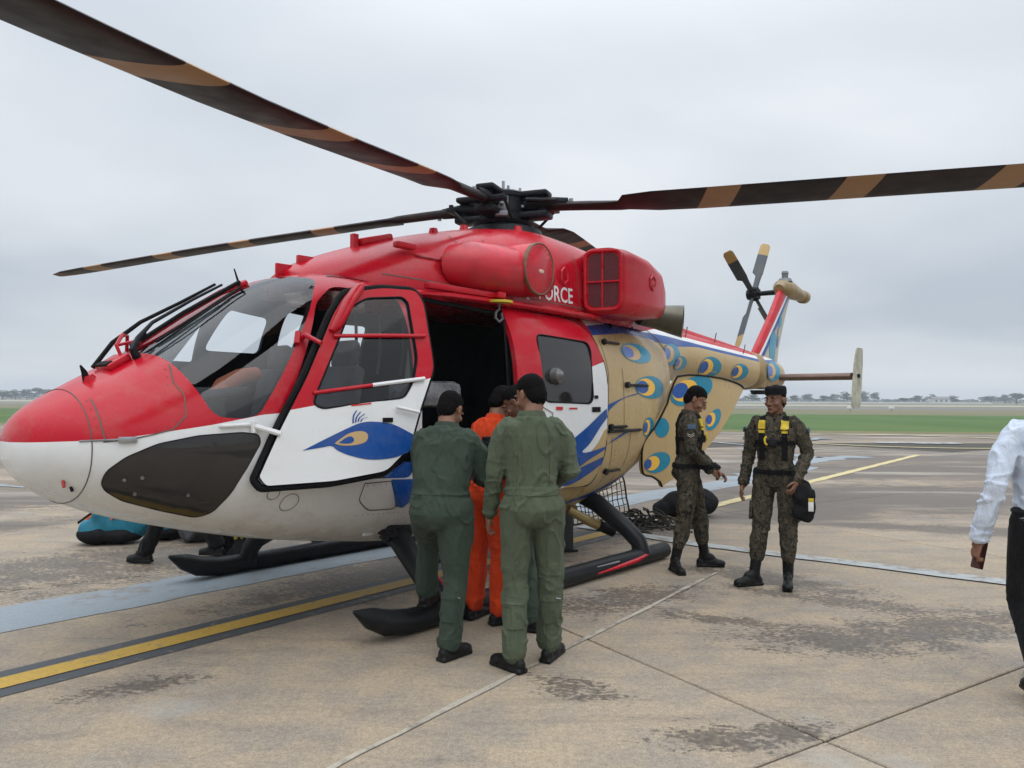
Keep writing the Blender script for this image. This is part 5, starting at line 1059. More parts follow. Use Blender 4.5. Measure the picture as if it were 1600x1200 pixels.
def camo():
    s = NT('camouflage_cloth'); v = s.coord('Object', (1, 1, .8)); n1 = s.noise(v, 22, 4, .6, .8); n2 = s.noise(s.coord('Object', (1, 1, .8), (4, 2, 7)), 27, 4, .6, .8); n3 = s.noise(s.coord('Object', (1, 1, .8), (9, 1, 3)), 34, 3, .6, .6)
    c = s.mix(s.gt(n1, .52), (.058, .050, .036), (.032, .034, .024)); c = s.mix(s.gt(n2, .56), c, (.088, .074, .056)); c = s.mix(s.gt(n3, .59), c, (.014, .013, .011)); px = s.noise(v, 90, 2, .5); c = s.mix(s.rng(px, .55, .62, 0, .5), c, (.10, .08, .055))
    s.P(col=c, rough=.9, spec=.08); s.bump(s.noise(s.coord('Object', (1, 1, .4)), 18, 5, .6, .6), .5, .02); return s.m
OLIVE = cloth('dark_olive_cloth', (.042, .060, .044)); OLIVE2 = cloth('sage_olive_cloth', (.078, .096, .062)); ORANGE = cloth('orange_cloth', (.66, .060, .014)); CAMO = camo(); SHIRT = cloth('pale_blue_shirt', (.56, .62, .72), .04); BLACKC = cloth('black_trousers', (.010, .010, .011), .3)
BOOT = mat('boot_leather', (.008, .008, .008), .45, var=.4, bump=.4, bscale=60, spec=.2); WEB = mat('black_webbing', (.009, .009, .010), .85, bump=.3, spec=.1); YELW = mat('yellow_webbing', (.58, .42, .02), .6, var=.15); PATCH = mat('patch_blue', (.05, .08, .14), .8); PATCHW = mat('patch_pale', (.45, .43, .38), .8)
def limb(m, P, R, seg=16, flat=1.0, roll=(0, 1, 0)):
    """tapered limb with rounded ends; R radii"""
    P = [Vector(p) for p in P]; d0 = (P[0]-P[1]).normalized(); d1 = (P[-1]-P[-2]).normalized()
    PP = [P[0]+d0*R[0]*.85, P[0]+d0*R[0]*.5]+P+[P[-1]+d1*R[-1]*.5, P[-1]+d1*R[-1]*.85]; RR = [R[0]*.4, R[0]*.85]+list(R)+[R[-1]*.85, R[-1]*.4]
    m.tube(PP, [(r, r*flat) for r in RR], seg, roll=roll)
def hand(m, wr, d, n, side, curl=.5, size=1.0, thumb=.5, spread=.10):
    """wr wrist, d direction of the hand, n palm normal, side +1/-1 puts the thumb; unequal bent fingers"""
    d = d.normalized(); n = (n-d*n.dot(d)).normalized(); s_ = d.cross(n)*side; S = size
    R = Matrix((s_, n, d)).transposed()
    ellip(m, wr+d*.045*S, (.040*S, .0155*S, .052*S), R, 10); ellip(m, wr+d*.075*S, (.041*S, .0145*S, .025*S), R, 8); limb(m, [wr-d*.03, wr+d*.02*S], [.025*S, .027*S], 10)
    tips = []
    for k, (o_, L) in enumerate(((.033, .070), (.0115, .080), (-.0105, .075), (-.032, .058))):
        base = wr+d*(.088-abs(k-1.3)*.004)*S+s_*o_*S; dd = (d+s_*o_*spread*30*.1).normalized(); a = curl*(1+.12*k); p = base; P = [base-d*.015*S, base]; rr = [.0095*S, .0092*S]
        for q, f in enumerate((.45, .32, .23)):
            ang = a*(.75+q*.5); dd2 = (dd*math.cos(ang*(q+1)*.55)+n*math.sin(ang*(q+1)*.55)).normalized(); p = p+dd2*L*f*S; P.append(p); rr.append((.0086, .0080, .0070)[q]*S)
        limb(m, P, rr, 8); tips.append(p)
    tb = wr+d*.022*S+s_*.030*S; t1 = tb+(d*.62+s_*.70+n*.25).normalized()*.040*S; t2 = t1+(d*.9+s_*(.35-thumb*.3)+n*(.2+thumb*.5)).normalized()*.032*S; t3 = t2+(d*.9+n*(.25+thumb*.6)-s_*thumb*.3).normalized()*.024*S
    limb(m, [tb-s_*.01, tb, t1, t2, t3], [.012*S, .0135*S, .0115*S, .010*S, .008*S], 8)
    return tips
def rotm(yaw=0, pitch=0, roll=0): return Matrix.Rotation(yaw, 3, 'Z') @ Matrix.Rotation(-pitch, 3, 'X') @ Matrix.Rotation(roll, 3, 'Y')
def band(src, name, mt, parent, planes, off=.004, thick=.0, pred=None):
    """a strap, patch or cuff cut from a garment's own surface between planes and lifted off it"""
    b = bmesh.new(); b.from_mesh(src.data)
    for co, no_ in planes:
        bmesh.ops.bisect_plane(b, geom=b.verts[:]+b.edges[:]+b.faces[:], plane_co=Vector(co), plane_no=Vector(no_), clear_outer=True, dist=1e-5)
    if pred:
        bmesh.ops.delete(b, geom=[f for f in b.faces if not pred(f.calc_center_median(), f.normal)], context='FACES')
    if not b.faces: b.free(); return None
    b.normal_update(); b.verts.index_update(); nv = [(v.co.copy(), v.normal.copy()) for v in b.verts]
    for v, (c, n_) in zip(b.verts, nv): v.co = c+n_*off
    edges = [e_ for e_ in b.edges if len(e_.link_faces) == 1]
    r = bmesh.ops.extrude_edge_only(b, edges=edges)
    nm = {tuple(round(x, 6) for x in (c+n_*off)): n_ for c, n_ in nv}
    for v in [g for g in r['geom'] if isinstance(g, bmesh.types.BMVert)]:
        n_ = nm.get(tuple(round(x, 6) for x in v.co))
        if n_ is not None: v.co = v.co-n_*(off+.004)
    me = bpy.data.meshes.new(name); b.to_mesh(me); b.free(); return link(name, me, mt, parent, True, 50)
def person(label, loc, rz, pose=None, lean=0.0, leanx=0.0, head=(0, 0, 0), wear=None, trousers=None, skin=None, group=None, hgt=1.74, cap=None, hair='short', rolled=False, boots='boot', bulk=1.0, curl=(.5, .5), detail=True, seed=0, blouse=False, legsonly=False, pn=None, hdir=None):
    """builds one figure: body (one skin), clothes, boots, hair, face parts. Local frame: faces +Y, right hand side +X"""
    S = hgt/1.74; root = empty('person', loc, rz, label, 'person', group); skin = skin or SKIN; wear = wear or OLIVE; trousers = trousers or wear
    J = dict(pel=(0, 0, .95), hipR=(.095, 0, .93), hipL=(-.095, 0, .93), kneR=(.11, .02, .50), kneL=(-.11, .02, .50), ankR=(.12, -.02, .10), ankL=(-.12, -.02, .10), shR=(.185, 0, 1.43), shL=(-.185, 0, 1.43), elbR=(.245, -.03, 1.15), elbL=(-.245, -.03, 1.15), wrR=(.26, .06, .91), wrL=(-.26, .06, .91), footR=.15, footL=-.15)
    if pose: J.update(pose)
    for k, v in J.items():
        if isinstance(v, tuple): J[k] = Vector(v)*S
    pel = J['pel']
    def LN(p, amt=1.0):
        """spine lean applied to a torso point"""
        p = Vector(p)*S if not isinstance(p, Vector) else p
        t = min(max((p.z/S-.95)/.35, 0), 1)*amt; R = Matrix.Rotation(-lean*t, 3, 'X') @ Matrix.Rotation(leanx*t, 3, 'Y'); base = Vector((0, 0, .95*S)); q = base+R @ (p-base); return q+Vector((pel.x, pel.y, pel.z-.95*S))
    for k in ('shR', 'shL'): J[k] = LN(J[k])
    if not (pose and 'elbR' in pose): J['elbR'] = LN(J['elbR']); J['wrR'] = LN(J['wrR'])
    if not (pose and 'elbL' in pose): J['elbL'] = LN(J['elbL']); J['wrL'] = LN(J['wrL'])
    torso = [(.86, .140, .105, -.015), (.93, .168, .125, -.022), (1.0, .160, .122, -.01), (1.08, .148, .112, .0), (1.18, .158, .118, .0), (1.28, .176, .126, -.002), (1.36, .186, .122, -.008), (1.42, .182, .105, -.012), (1.47, .125, .085, -.015), (1.50, .075, .068, -.015)]
    def tor(m, g=1.0, add=0.0, top=1.50, bot=.86):
        R = []
        for z, a, b, oy in torso:
            if z > top or z < bot: continue
            rr = []
            for k in range(28):
                t = 2*PI*k/28; c, s_ = math.cos(t), math.sin(t); e_ = .82; x = (a*g*bulk+add)*math.copysign(abs(c)**e_, c); y = (b*g*bulk+add)*math.copysign(abs(s_)**e_, s_)+oy
                rr.append(LN(Vector((x*S, y*S, z*S))))
            R.append(rr)
        m.rings(R)
    hc = LN(Vector((0, .015, 1.615))*S); nb = LN(Vector((0, -.02, 1.45))*S); HR = rotm(*head); HR = Matrix.Rotation(-lean*.6, 3, 'X') @ HR
    hc = nb+(Matrix.Rotation(-(lean*.9+head[1]*.35), 3, 'X') @ Vector((0, .03, .165)))*S
    HS = 1.05
    def HP(x, y, z): return hc+HR @ (Vector((x, y, z))*S*HS)
    def headp(m):
        ellip(m, HP(0, -.012, .035), (.076*S, .096*S, .086*S), HR, 14); ellip(m, HP(0, .022, -.02), (.064*S, .072*S, .085*S), HR, 14); ellip(m, HP(0, .042, -.075), (.044*S, .048*S, .034*S), HR, 10); ellip(m, HP(0, .072, -.095), (.022*S, .020*S, .017*S), HR, 8)
        m.tube([HP(0, .088, .018), HP(0, .101, -.008), HP(0, .112, -.030), HP(0, .098, -.042)], [(.007, .008), (.009, .012), (.014, .013), (.011, .006)], 8)
        ellip(m, HP(.011, .094, -.034), (.010*S, .010*S, .008*S), HR, 6); ellip(m, HP(-.011, .094, -.034), (.010*S, .010*S, .008*S), HR, 6)
        for q in (1, -1):
            ellip(m, HP(.030*q, .078, .024), (.026*S, .014*S, .009*S), HR, 8); ellip(m, HP(.042*q, .060, -.028), (.022*S, .022*S, .020*S), HR, 8)
            ellip(m, HP(.076*q, -.008, -.006), (.010*S, .018*S, .030*S), HR @ Matrix.Rotation(.25*q, 3, 'Z'), 8); ellip(m, HP(.082*q, -.016, .008), (.008*S, .013*S, .018*S), HR @ Matrix.Rotation(.5*q, 3, 'Z'), 6)
        ellip(m, HP(0, .090, -.057), (.024*S, .011*S, .0065*S), HR, 8); ellip(m, HP(0, .088, -.068), (.020*S, .011*S, .0065*S), HR, 8)
        limb(m, [LN(Vector((0, -.02, 1.42))*S), nb, hc+HR @ Vector((0, -.02, -.06))*S], [.066*S, .060*S, .056*S], 14)
    # ---- the body: one continuous skin
    m = MB()
    tor(m, .80, top=1.46)
    if not legsonly: headp(m)
    pn = pn or {}; hdir = hdir or {}
    for q, sd in (('R', 1), ('L', -1)):
        limb(m, [J['hip'+q], J['kne'+q], J['ank'+q]], [.080*S, .052*S, .038*S], 14); limb(m, [J['ank'+q], J['ank'+q]+Vector((math.sin(J['foot'+q])*.09, math.cos(J['foot'+q])*.09, -.065))], [.030, .018], 10)
        if legsonly: continue
        wr = J['wr'+q]; limb(m, [J['sh'+q]+(LN(Vector((0, 0, 1.35))*S)-J['sh'+q])*.22, J['elb'+q], wr], [.042*S, .036*S, .026*S], 12)
        d = hdir.get(q, (wr-J['elb'+q]).normalized()); n_ = pn.get(q, Vector((-sd, 0, 0)))
        th = {'R': 1, 'L': -1}[q]
        # thumb side: forward when the palm faces the thigh
        s_test = d.cross((n_-d*n_.dot(d)).normalized()); side = 1 if s_test.dot(Vector((0, 1, .3))) > 0 else -1
        hand(m, wr+d*.02, d, n_, side, curl[0 if q == 'R' else 1], S*.98)
    body_ = fuse('body', m, skin, root, .0048 if detail else .009, 0, 6, 2)
    # ---- clothes
    def folds(base, amp):
        def f(co, no_):
            x, y, z = float(co[0]), float(co[1]), float(co[2]); v1 = noise.noise(Vector((x*11+seed, y*11, z*3.2+noise.noise(Vector((x*5, y*5, z*5)))*1.5))); v2 = noise.noise(Vector((x*5, y*5+seed, z*17))); v3 = noise.noise(Vector((x*24, y*24, z*11+seed)))
            kz = 0.0
            for jn in ('kneR', 'kneL', 'elbR', 'elbL'):
                dd = ((x-J[jn].x)**2+(y-J[jn].y)**2+(z-J[jn].z)**2)**.5; kz = max(kz, 1-dd/.16)
            for jn in ('ankR', 'ankL', 'wrR', 'wrL'):
                dd = ((x-J[jn].x)**2+(y-J[jn].y)**2+(z-J[jn].z)**2)**.5; kz = max(kz, .8-dd/.2)
            wz = max(0, 1-abs(z-1.04*S)/.07)
            v4 = noise.noise(Vector((x*7+seed*2, y*7, z*3.5+v1*1.2))); r_ = max(0, 1-abs(v1)*3.6)**1.5; r4 = max(0, 1-abs(v4)*5)**1.6; return amp*(r_*1.5+r4*.7-.7+v3*.5)+amp*1.9*(kz+wz*.6)*(max(0, 1-abs(v2)*4.2)**1.3-.35)
        return f
    ext = .012*bulk
    def sleeves(m, r=1.0, end=1.0):
        for q in ('R', 'L'):
            wr = J['elb'+q].lerp(J['wr'+q], end); limb(m, [J['sh'+q]+(LN(Vector((0, 0, 1.36))*S)-J['sh'+q])*.22, J['sh'+q].lerp(J['elb'+q], .35), J['elb'+q], J['elb'+q].lerp(wr, .6), wr], [.072*S*r, .066*S*r, .057*S*r, .052*S*r, .046*S*r], 16)
    def legs(m, r=1.0, end=1.0):
        for q in ('R', 'L'):
            a = J['kne'+q].lerp(J['ank'+q], end); k_ = J['kne'+q]; h_ = J['hip'+q]+Vector((0, 0, .0))
            limb(m, [h_+Vector((0, -.01, .02)), h_.lerp(k_, .45), k_, k_.lerp(a, .5), a], [.108*S*r*bulk, .098*S*r*bulk, .078*S*r, .075*S*r, (.074 if not blouse else .062)*S*r], 18)
        ellip(m, J['pel']+Vector((0, -.035, -.03))*S, (.150*S*bulk, .125*S*bulk, .11*S)); 
    if wear is trousers:
        m = MB(); tor(m, 1.0, ext, 1.47); sleeves(m); legs(m, 1.0, .97 if not blouse else .62); main = fuse('coverall' if wear not in (CAMO,) else 'uniform', m, wear, root, .0076, fn=folds(0, .0068), sm=1); legm = main
    else:
        m = MB(); tor(m, 1.0, ext, 1.47, .90); sleeves(m, .95); main = fuse('shirt', m, wear, root, .0085, fn=folds(0, .0075), sm=1)
        m = MB(); tor(m, 1.0, ext+.004, 1.03); legs(m, .93, 1.0); legm = fuse('trousers', m, trousers, root, .0085, fn=folds(0, .003), sm=1)
    for q in ('R', 'L'):
        an = J['ank'+q]; f = J['foot'+q]; fd = Vector((math.sin(f), math.cos(f), 0)); fs = Vector((math.cos(f), -math.sin(f), 0)); gz = an.z-.10*S
        up_ = (J['kne'+q]-an).normalized(); tz = Matrix.Rotation(0, 3, 'X')
        FR = Matrix((fs, fd, Vector((0, 0, 1)))).transposed(); m = MB(); A = Vector((an.x, an.y, gz))
        ellip(m, A-fd*.035*S+Vector((0, 0, .045)), (.038*S, .045*S, .045), FR, 8); ellip(m, A+fd*.06*S+Vector((0, 0, .045)), (.042*S, .10*S, .045), FR, 10); ellip(m, A+fd*.135*S+Vector((0, 0, .036)), (.047*S, .065*S, .037), FR, 10); ellip(m, A+fd*.03*S+Vector((0, 0, .085)), (.039*S, .075*S, .050), FR, 8); ellip(m, A+fd*.0*S+Vector((0, 0, .105)), (.042*S, .058*S, .055), FR, 8)
        m.box(A+fd*.055*S+Vector((0, 0, .014)), (.082*S, .265*S, .028), FR, .01)
        limb(m, [an+Vector((0, 0, -.01)), an.lerp(an+up_*.3, .5 if boots == 'boot' else .15)], [.044*S, .050*S if boots == 'boot' else .04*S], 12)
        bt = fuse('boot' if boots == 'boot' else 'shoe', m, BOOT, root, .007, sm=1)
        n = len(bt.data.vertices); co = np.empty(n*3, 'f'); bt.data.vertices.foreach_get('co', co); co = co.reshape(-1, 3); co[:, 2] = np.maximum(co[:, 2], gz+.002); bt.data.vertices.foreach_set('co', co.reshape(-1)); bt.data.update()
        if boots == 'boot' and detail:
            for k in range(4):
                z_ = .085+.028*k; p = A+fd*(.075-.018*k)*S+Vector((0, 0, z_+.012)); part('lace', WEB, bt, lambda m: m.tube([p-fs*.022, p+fd*.006, p+fs*.022], .0035, 5))
    if legsonly: return root, dict(J=J, main=main, HP=HP, HR=HR, LN=LN, S=S, legs=legm)
    # ---- hair, cap, face
    m = MB(); ellip(m, HP(0, -.013, .040), (.0805*S, .1025*S, .0925*S), HR, 16); ellip(m, HP(0, -.043, -.008), (.071*S, .071*S, .088*S), HR, 12)
    if hair == 'full': ellip(m, HP(0, .045, .092), (.058*S, .040*S, .026*S), HR, 8)
    hr = fuse('hair', m, HAIR, root, .005, .004, 60, 1); HRi = HR.transposed(); b = bmesh.new(); b.from_mesh(hr.data); dead = []
    def hairline(q):
        lim = .060 if q.y > .050 else (.060+(q.y-.050)*.9 if q.y > .010 else (.004 if q.y > -.020 else max(-.085, .004-(-.020-q.y)*3.0)))
        return max(lim, .014) if abs(q.x) > .06 and -.022 < q.y < .008 else lim
    for f in b.faces:
        q = (HRi @ (f.calc_center_median()-hc))/S; lim = hairline(q)
        if q.z < lim+.012*noise.noise(Vector(q)*70): dead.append(f)
    bmesh.ops.delete(b, geom=dead, context='FACES')
    for v in b.verts:
        q = (HRi @ (v.co-hc))/S; k_ = 1-min(1, max(0, (q.z-hairline(q))/.035)); v.co = v.co-v.normal*.005*k_
    b.to_mesh(hr.data); b.free()
    for q in (1, -1):
        e_ = part('eye', EYEW, root, lambda m: ellip(m, HP(.031*q, .0825, .0035), (.0105*S, .008*S, .0045*S), HR, 8)); part('iris', EYED, e_, lambda m: ellip(m, HP(.031*q, .0885, .003), (.0060*S, .0035*S, .0046*S), HR, 6))
        part('eyebrow', BROW, root, lambda m: m.tube([HP(.014*q, .095, .025), HP(.032*q, .093, .030), HP(.050*q, .078, .025)], [(.003, .003), (.0042, .003), (.002, .002)], 6))
    part('lips', LIP, root, lambda m: (ellip(m, HP(0, .0945, -.0595), (.021*S, .008*S, .0045*S), HR, 8), ellip(m, HP(0, .093, -.067), (.018*S, .008*S, .005*S), HR, 8)))
    if cap:
        # soft cap without a peak
        m = MB(); ellip(m, HP(0, -.012, .055), (.087*S, .106*S, .075*S), HR, 16); m.tube([HP(0, -.012, .03), HP(0, -.012, .10), HP(0, -.012, .118)], [(.088*S, .106*S), (.088*S, .106*S), (.075*S, .09*S)], 28, roll=HR @ Vector((1, 0, 0)))
        c_ = fuse('cap', m, cap, root, .006, .003, 30, 1); b = bmesh.new(); b.from_mesh(c_.data); bmesh.ops.bisect_plane(b, geom=b.verts[:]+b.edges[:]+b.faces[:], plane_co=HP(0, 0, .048), plane_no=-(HR @ Vector((0, 0, 1))), clear_outer=True); b.to_mesh(c_.data); b.free()
    # collar
    if detail:
        c0 = LN(Vector((0, -.012, 1.468))*S); up2 = (nb-LN(Vector((0, -.01, 1.30))*S)).normalized(); fy = LN(Vector((0, .1, 1.46))*S)-LN(Vector((0, 0, 1.46))*S); fy.normalize(); fx = fy.cross(up2)
        R = []
        for r_, z_ in ((.086, -.012), (.080, .018), (.074, .042), (.079, .044), (.092, .012), (.100, -.016)): R.append([c0+up2*(z_+.012*math.sin(t+PI*.5)*0-.018*max(0, math.sin(t)))*S+(fx*math.cos(t)*r_+fy*math.sin(t)*r_*.92)*S for t in [PI/2+.22+(2*PI-.44)*k/30 for k in range(31)]])
        mm = MB(); mm.rings(R, False, False); mm.build('collar', wear, root)
    return root, dict(J=J, main=main, HP=HP, HR=HR, LN=LN, S=S, legs=legm, body=body_, fx=None)
V3 = lambda *a: Vector(a)
def cuff(K, root, q, mt, name='cuff', t=.93, w_=.02, off=.006):
    J = K['J']; d = (J['wr'+q]-J['elb'+q]).normalized(); c = J['elb'+q].lerp(J['wr'+q], t); ce = J['wr'+q]
    return band(K['main'], name, mt, root, [(c+d*w_, d), (c-d*w_, -d)], off, pred=lambda p, n: (p-c).length < .11)
def wristwatch(K, root, q):
    J = K['J']; d = (J['wr'+q]-J['elb'+q]).normalized(); c = J['wr'+q]+d*.012; u = d.orthogonal().normalized(); v = d.cross(u)
    wt = part('wristwatch', M_BLACK, root, lambda m: m.rings([[c+d*s_+(u*math.cos(a)+v*math.sin(a))*.034 for a in [2*PI*k/18 for k in range(18)]] for s_ in (-.009, .009)])); sx = -1 if q == 'L' else 1
    part('watch_face', M_BMETAL, wt, lambda m: m.tube([c+V3(sx*.030, 0, 0), c+V3(sx*.040, 0, 0)], .018, 14))
# 1 -- officer in dark green, left foot up on the skid leg, bending into the cockpit
r1, K1 = person('man in dark green flight coverall bending into the cockpit with one foot raised', (-.44, 4.86, 0), math.radians(-12),
    pose=dict(pel=(-.02, .05, .93), hipR=(.08, .04, .92), hipL=(-.11, .06, .90), kneR=(.09, .03, .50), ankR=(.06, -.03, .10), kneL=(-.20, .36, .66), ankL=(-.24, .42, .30), footR=.5, footL=.1, elbR=(.255, .16, 1.12), wrR=(.16, .38, 1.10), elbL=(-.22, .26, 1.10), wrL=(-.12, .48, 1.18)), lean=.26, head=(-.25, .40, 0), wear=OLIVE, hgt=1.72, bulk=1.13, seed=1)
# 2 -- officer in sage green, back to the camera
r2, K2 = person('man in paler sage green coverall standing with his back turned, watch on left wrist', (.125, 4.72, 0), math.radians(6),
    pose=dict(pel=(0, 0, .96), hipR=(.095, 0, .94), hipL=(-.095, 0, .94), kneR=(.12, .03, .51), ankR=(.12, .08, .10), kneL=(-.10, .0, .51), ankL=(-.11, -.09, .10), footR=.55, footL=-.65, shR=(.175, 0, 1.43), shL=(-.175, 0, 1.43), elbL=(-.222, .03, 1.14), wrL=(-.245, .12, .895), elbR=(.238, -.01, 1.16), wrR=(.17, .23, 1.08)), lean=.09, head=(.62, .32, 0), wear=OLIVE2, hgt=1.77, bulk=.96, seed=5, curl=(.5, .7))
wristwatch(K2, r2, 'L')
band(K2['main'], 'waist_seam', OLIVE2, r2, [((0, 0, 1.085*1.01), (0, 0, 1)), ((0, 0, 1.035*1.01), (0, 0, -1))], .005, pred=lambda p, n: abs(p.x) < .20)
band(K1['main'], 'waist_seam', OLIVE, r1, [(K1['LN'](V3(0, 0, 1.06)), (0, .1, 1)), (K1['LN'](V3(0, 0, 1.03)), (0, -.1, -1))], .004, pred=lambda p, n: abs(p.x+.02) < .22 and p.y < .22)
for K, r, q in ((K2, r2, 'L'), (K2, r2, 'R'), (K1, r1, 'R')): cuff(K, r, q, K['main'].data.materials[0])
for r, K, sd in ((r2, K2, 1), (r2, K2, -1), (r1, K1, 1)):
    e0 = K['J']['kne'+('R' if sd > 0 else 'L')]
    part('knee_zip', M_STEEL, r, lambda m: m.tube([e0+V3(sd*.02, -.090, -.10), e0+V3(sd*.05, -.082, -.105)], .0035, 5))
for K, r, m_ in ((K2, r2, OLIVE2), (K1, r1, OLIVE)):
    for sd, q in ((1, 'R'), (-1, 'L')):
        if K is K1 and q == 'L': continue
        c_ = K['J']['kne'+q].lerp(K['J']['ank'+q], .42)
        band(K['main'], 'leg_pocket', m_, r, [((c_.x+.045, 0, 0), (1, 0, 0)), ((c_.x-.055, 0, 0), (-1, 0, 0)), ((0, 0, c_.z+.075), (0, 0, 1)), ((0, 0, c_.z-.085), (0, 0, -1))], .007, pred=lambda p, n: n.y < -.1 and (p-c_).length < .16)
        band(K['main'], 'pocket_flap', m_, r, [((c_.x+.05, 0, 0), (1, 0, 0)), ((c_.x-.06, 0, 0), (-1, 0, 0)), ((0, 0, c_.z+.085), (0, 0, 1)), ((0, 0, c_.z+.050), (0, 0, -1))], .012, pred=lambda p, n: n.y < -.1 and (p-c_).length < .16)
for sd in (1, -1):
    band(K2['main'], 'back_pleat', OLIVE2, r2, [((sd*.105, 0, 0), (1, 0, 0)), ((sd*.105-.012, 0, 0), (-1, 0, 0)), ((0, 0, 1.40), (0, 0, 1)), ((0, 0, 1.10), (0, 0, -1))], .005, pred=lambda p, n: n.y < -.2)
mid = K1['J']['shR'].lerp(K1['J']['elbR'], .55); nrm = V3(1, -.25, .1).normalized()
pt = part('sleeve_patch', M_BLACK, r1, lambda m: m.tube([mid+nrm*.065, mid+nrm*.078], [(.052, .040), (.050, .038)], 20, roll=(0, 0, 1)))
part('patch_border', PATCHW, pt, lambda m: m.tube([mid+nrm*.0785+Matrix.Rotation(0, 3, 'X') @ (V3(0, 0, 1)*math.cos(a)*.046+nrm.cross(V3(0, 0, 1)).normalized()*math.sin(a)*.034) for a in [2*PI*k/20 for k in range(21)]], .0025, 5, False))
# 3 -- man in orange
r3, K3 = person('man in bright orange flight suit standing between the two green coveralls', (-.17, 5.66, 0), math.radians(-38),
    pose=dict(elbR=(.30, .10, 1.13), wrR=(.20, .32, 1.08), elbL=(-.27, .12, 1.13), wrL=(-.12, .34, 1.10), footR=.4, footL=-.1), lean=.20, head=(-.30, .45, 0), wear=ORANGE, hgt=1.74, seed=9)
cuff(K3, r3, 'R', ORANGE)
# 4 -- man facing left, head bowed
r4, K4 = person('bare headed man in green coverall bowing his head, mostly hidden behind the sage coverall', (.17, 5.52, 0), math.radians(62),
    pose=dict(elbR=(.24, .16, 1.13), wrR=(.12, .38, 1.14), elbL=(-.24, .16, 1.13), wrL=(-.10, .38, 1.14)), lean=.18, head=(.15, .5, 0), wear=OLIVE, skin=SKIN_D, hgt=1.74, seed=13)
cm = empty('camera_device', (-.17, 5.16, 1.30), .4, 'small black camera held between the two green coveralls', 'camera')
part('camera_body', M_BLACK, cm, lambda m: (m.box((0, 0, 0), (.13, .06, .09), bev=.01), m.box((0, 0, .055), (.05, .05, .03), bev=.006))); part('lens', M_BMETAL, cm, lambda m: m.tube([(0, -.03, 0), (0, -.08, 0)], [.034, .032], 16)); part('neck_strap', PATCHW, cm, lambda m: m.tube([(-.065, 0, .03), (-.09, -.02, -.05), (-.07, -.03, -.12)], [(.009, .002)]*3, 6))
# 5 -- soldier looking down at his hands
r5, K5 = person('soldier in camouflage looking down at his clasped hands beside the open gold clamshell door', (1.70, 7.42, 0), math.radians(-104),
    pose=dict(hipR=(.09, 0, .94), hipL=(-.09, 0, .94), kneR=(.13, -.03, .50), ankR=(.15, -.12, .10), kneL=(-.12, .10, .50), ankL=(-.15, .15, .10), footR=1.15, footL=-.15, elbR=(.245, .03, 1.15), wrR=(.09, .20, .95), elbL=(-.225, .03, 1.14), wrL=(-.005, .25, .94)), lean=.05, head=(-.05, .50, 0), wear=CAMO, hgt=1.76, bulk=.93, seed=17, blouse=True, curl=(.9, .6), hdir=dict(R=V3(-.5, .7, -.5).normalized(), L=V3(.45, .75, -.45).normalized()), pn=dict(R=V3(-.5, -.6, -.4), L=V3(.2, -.8, -.5)))
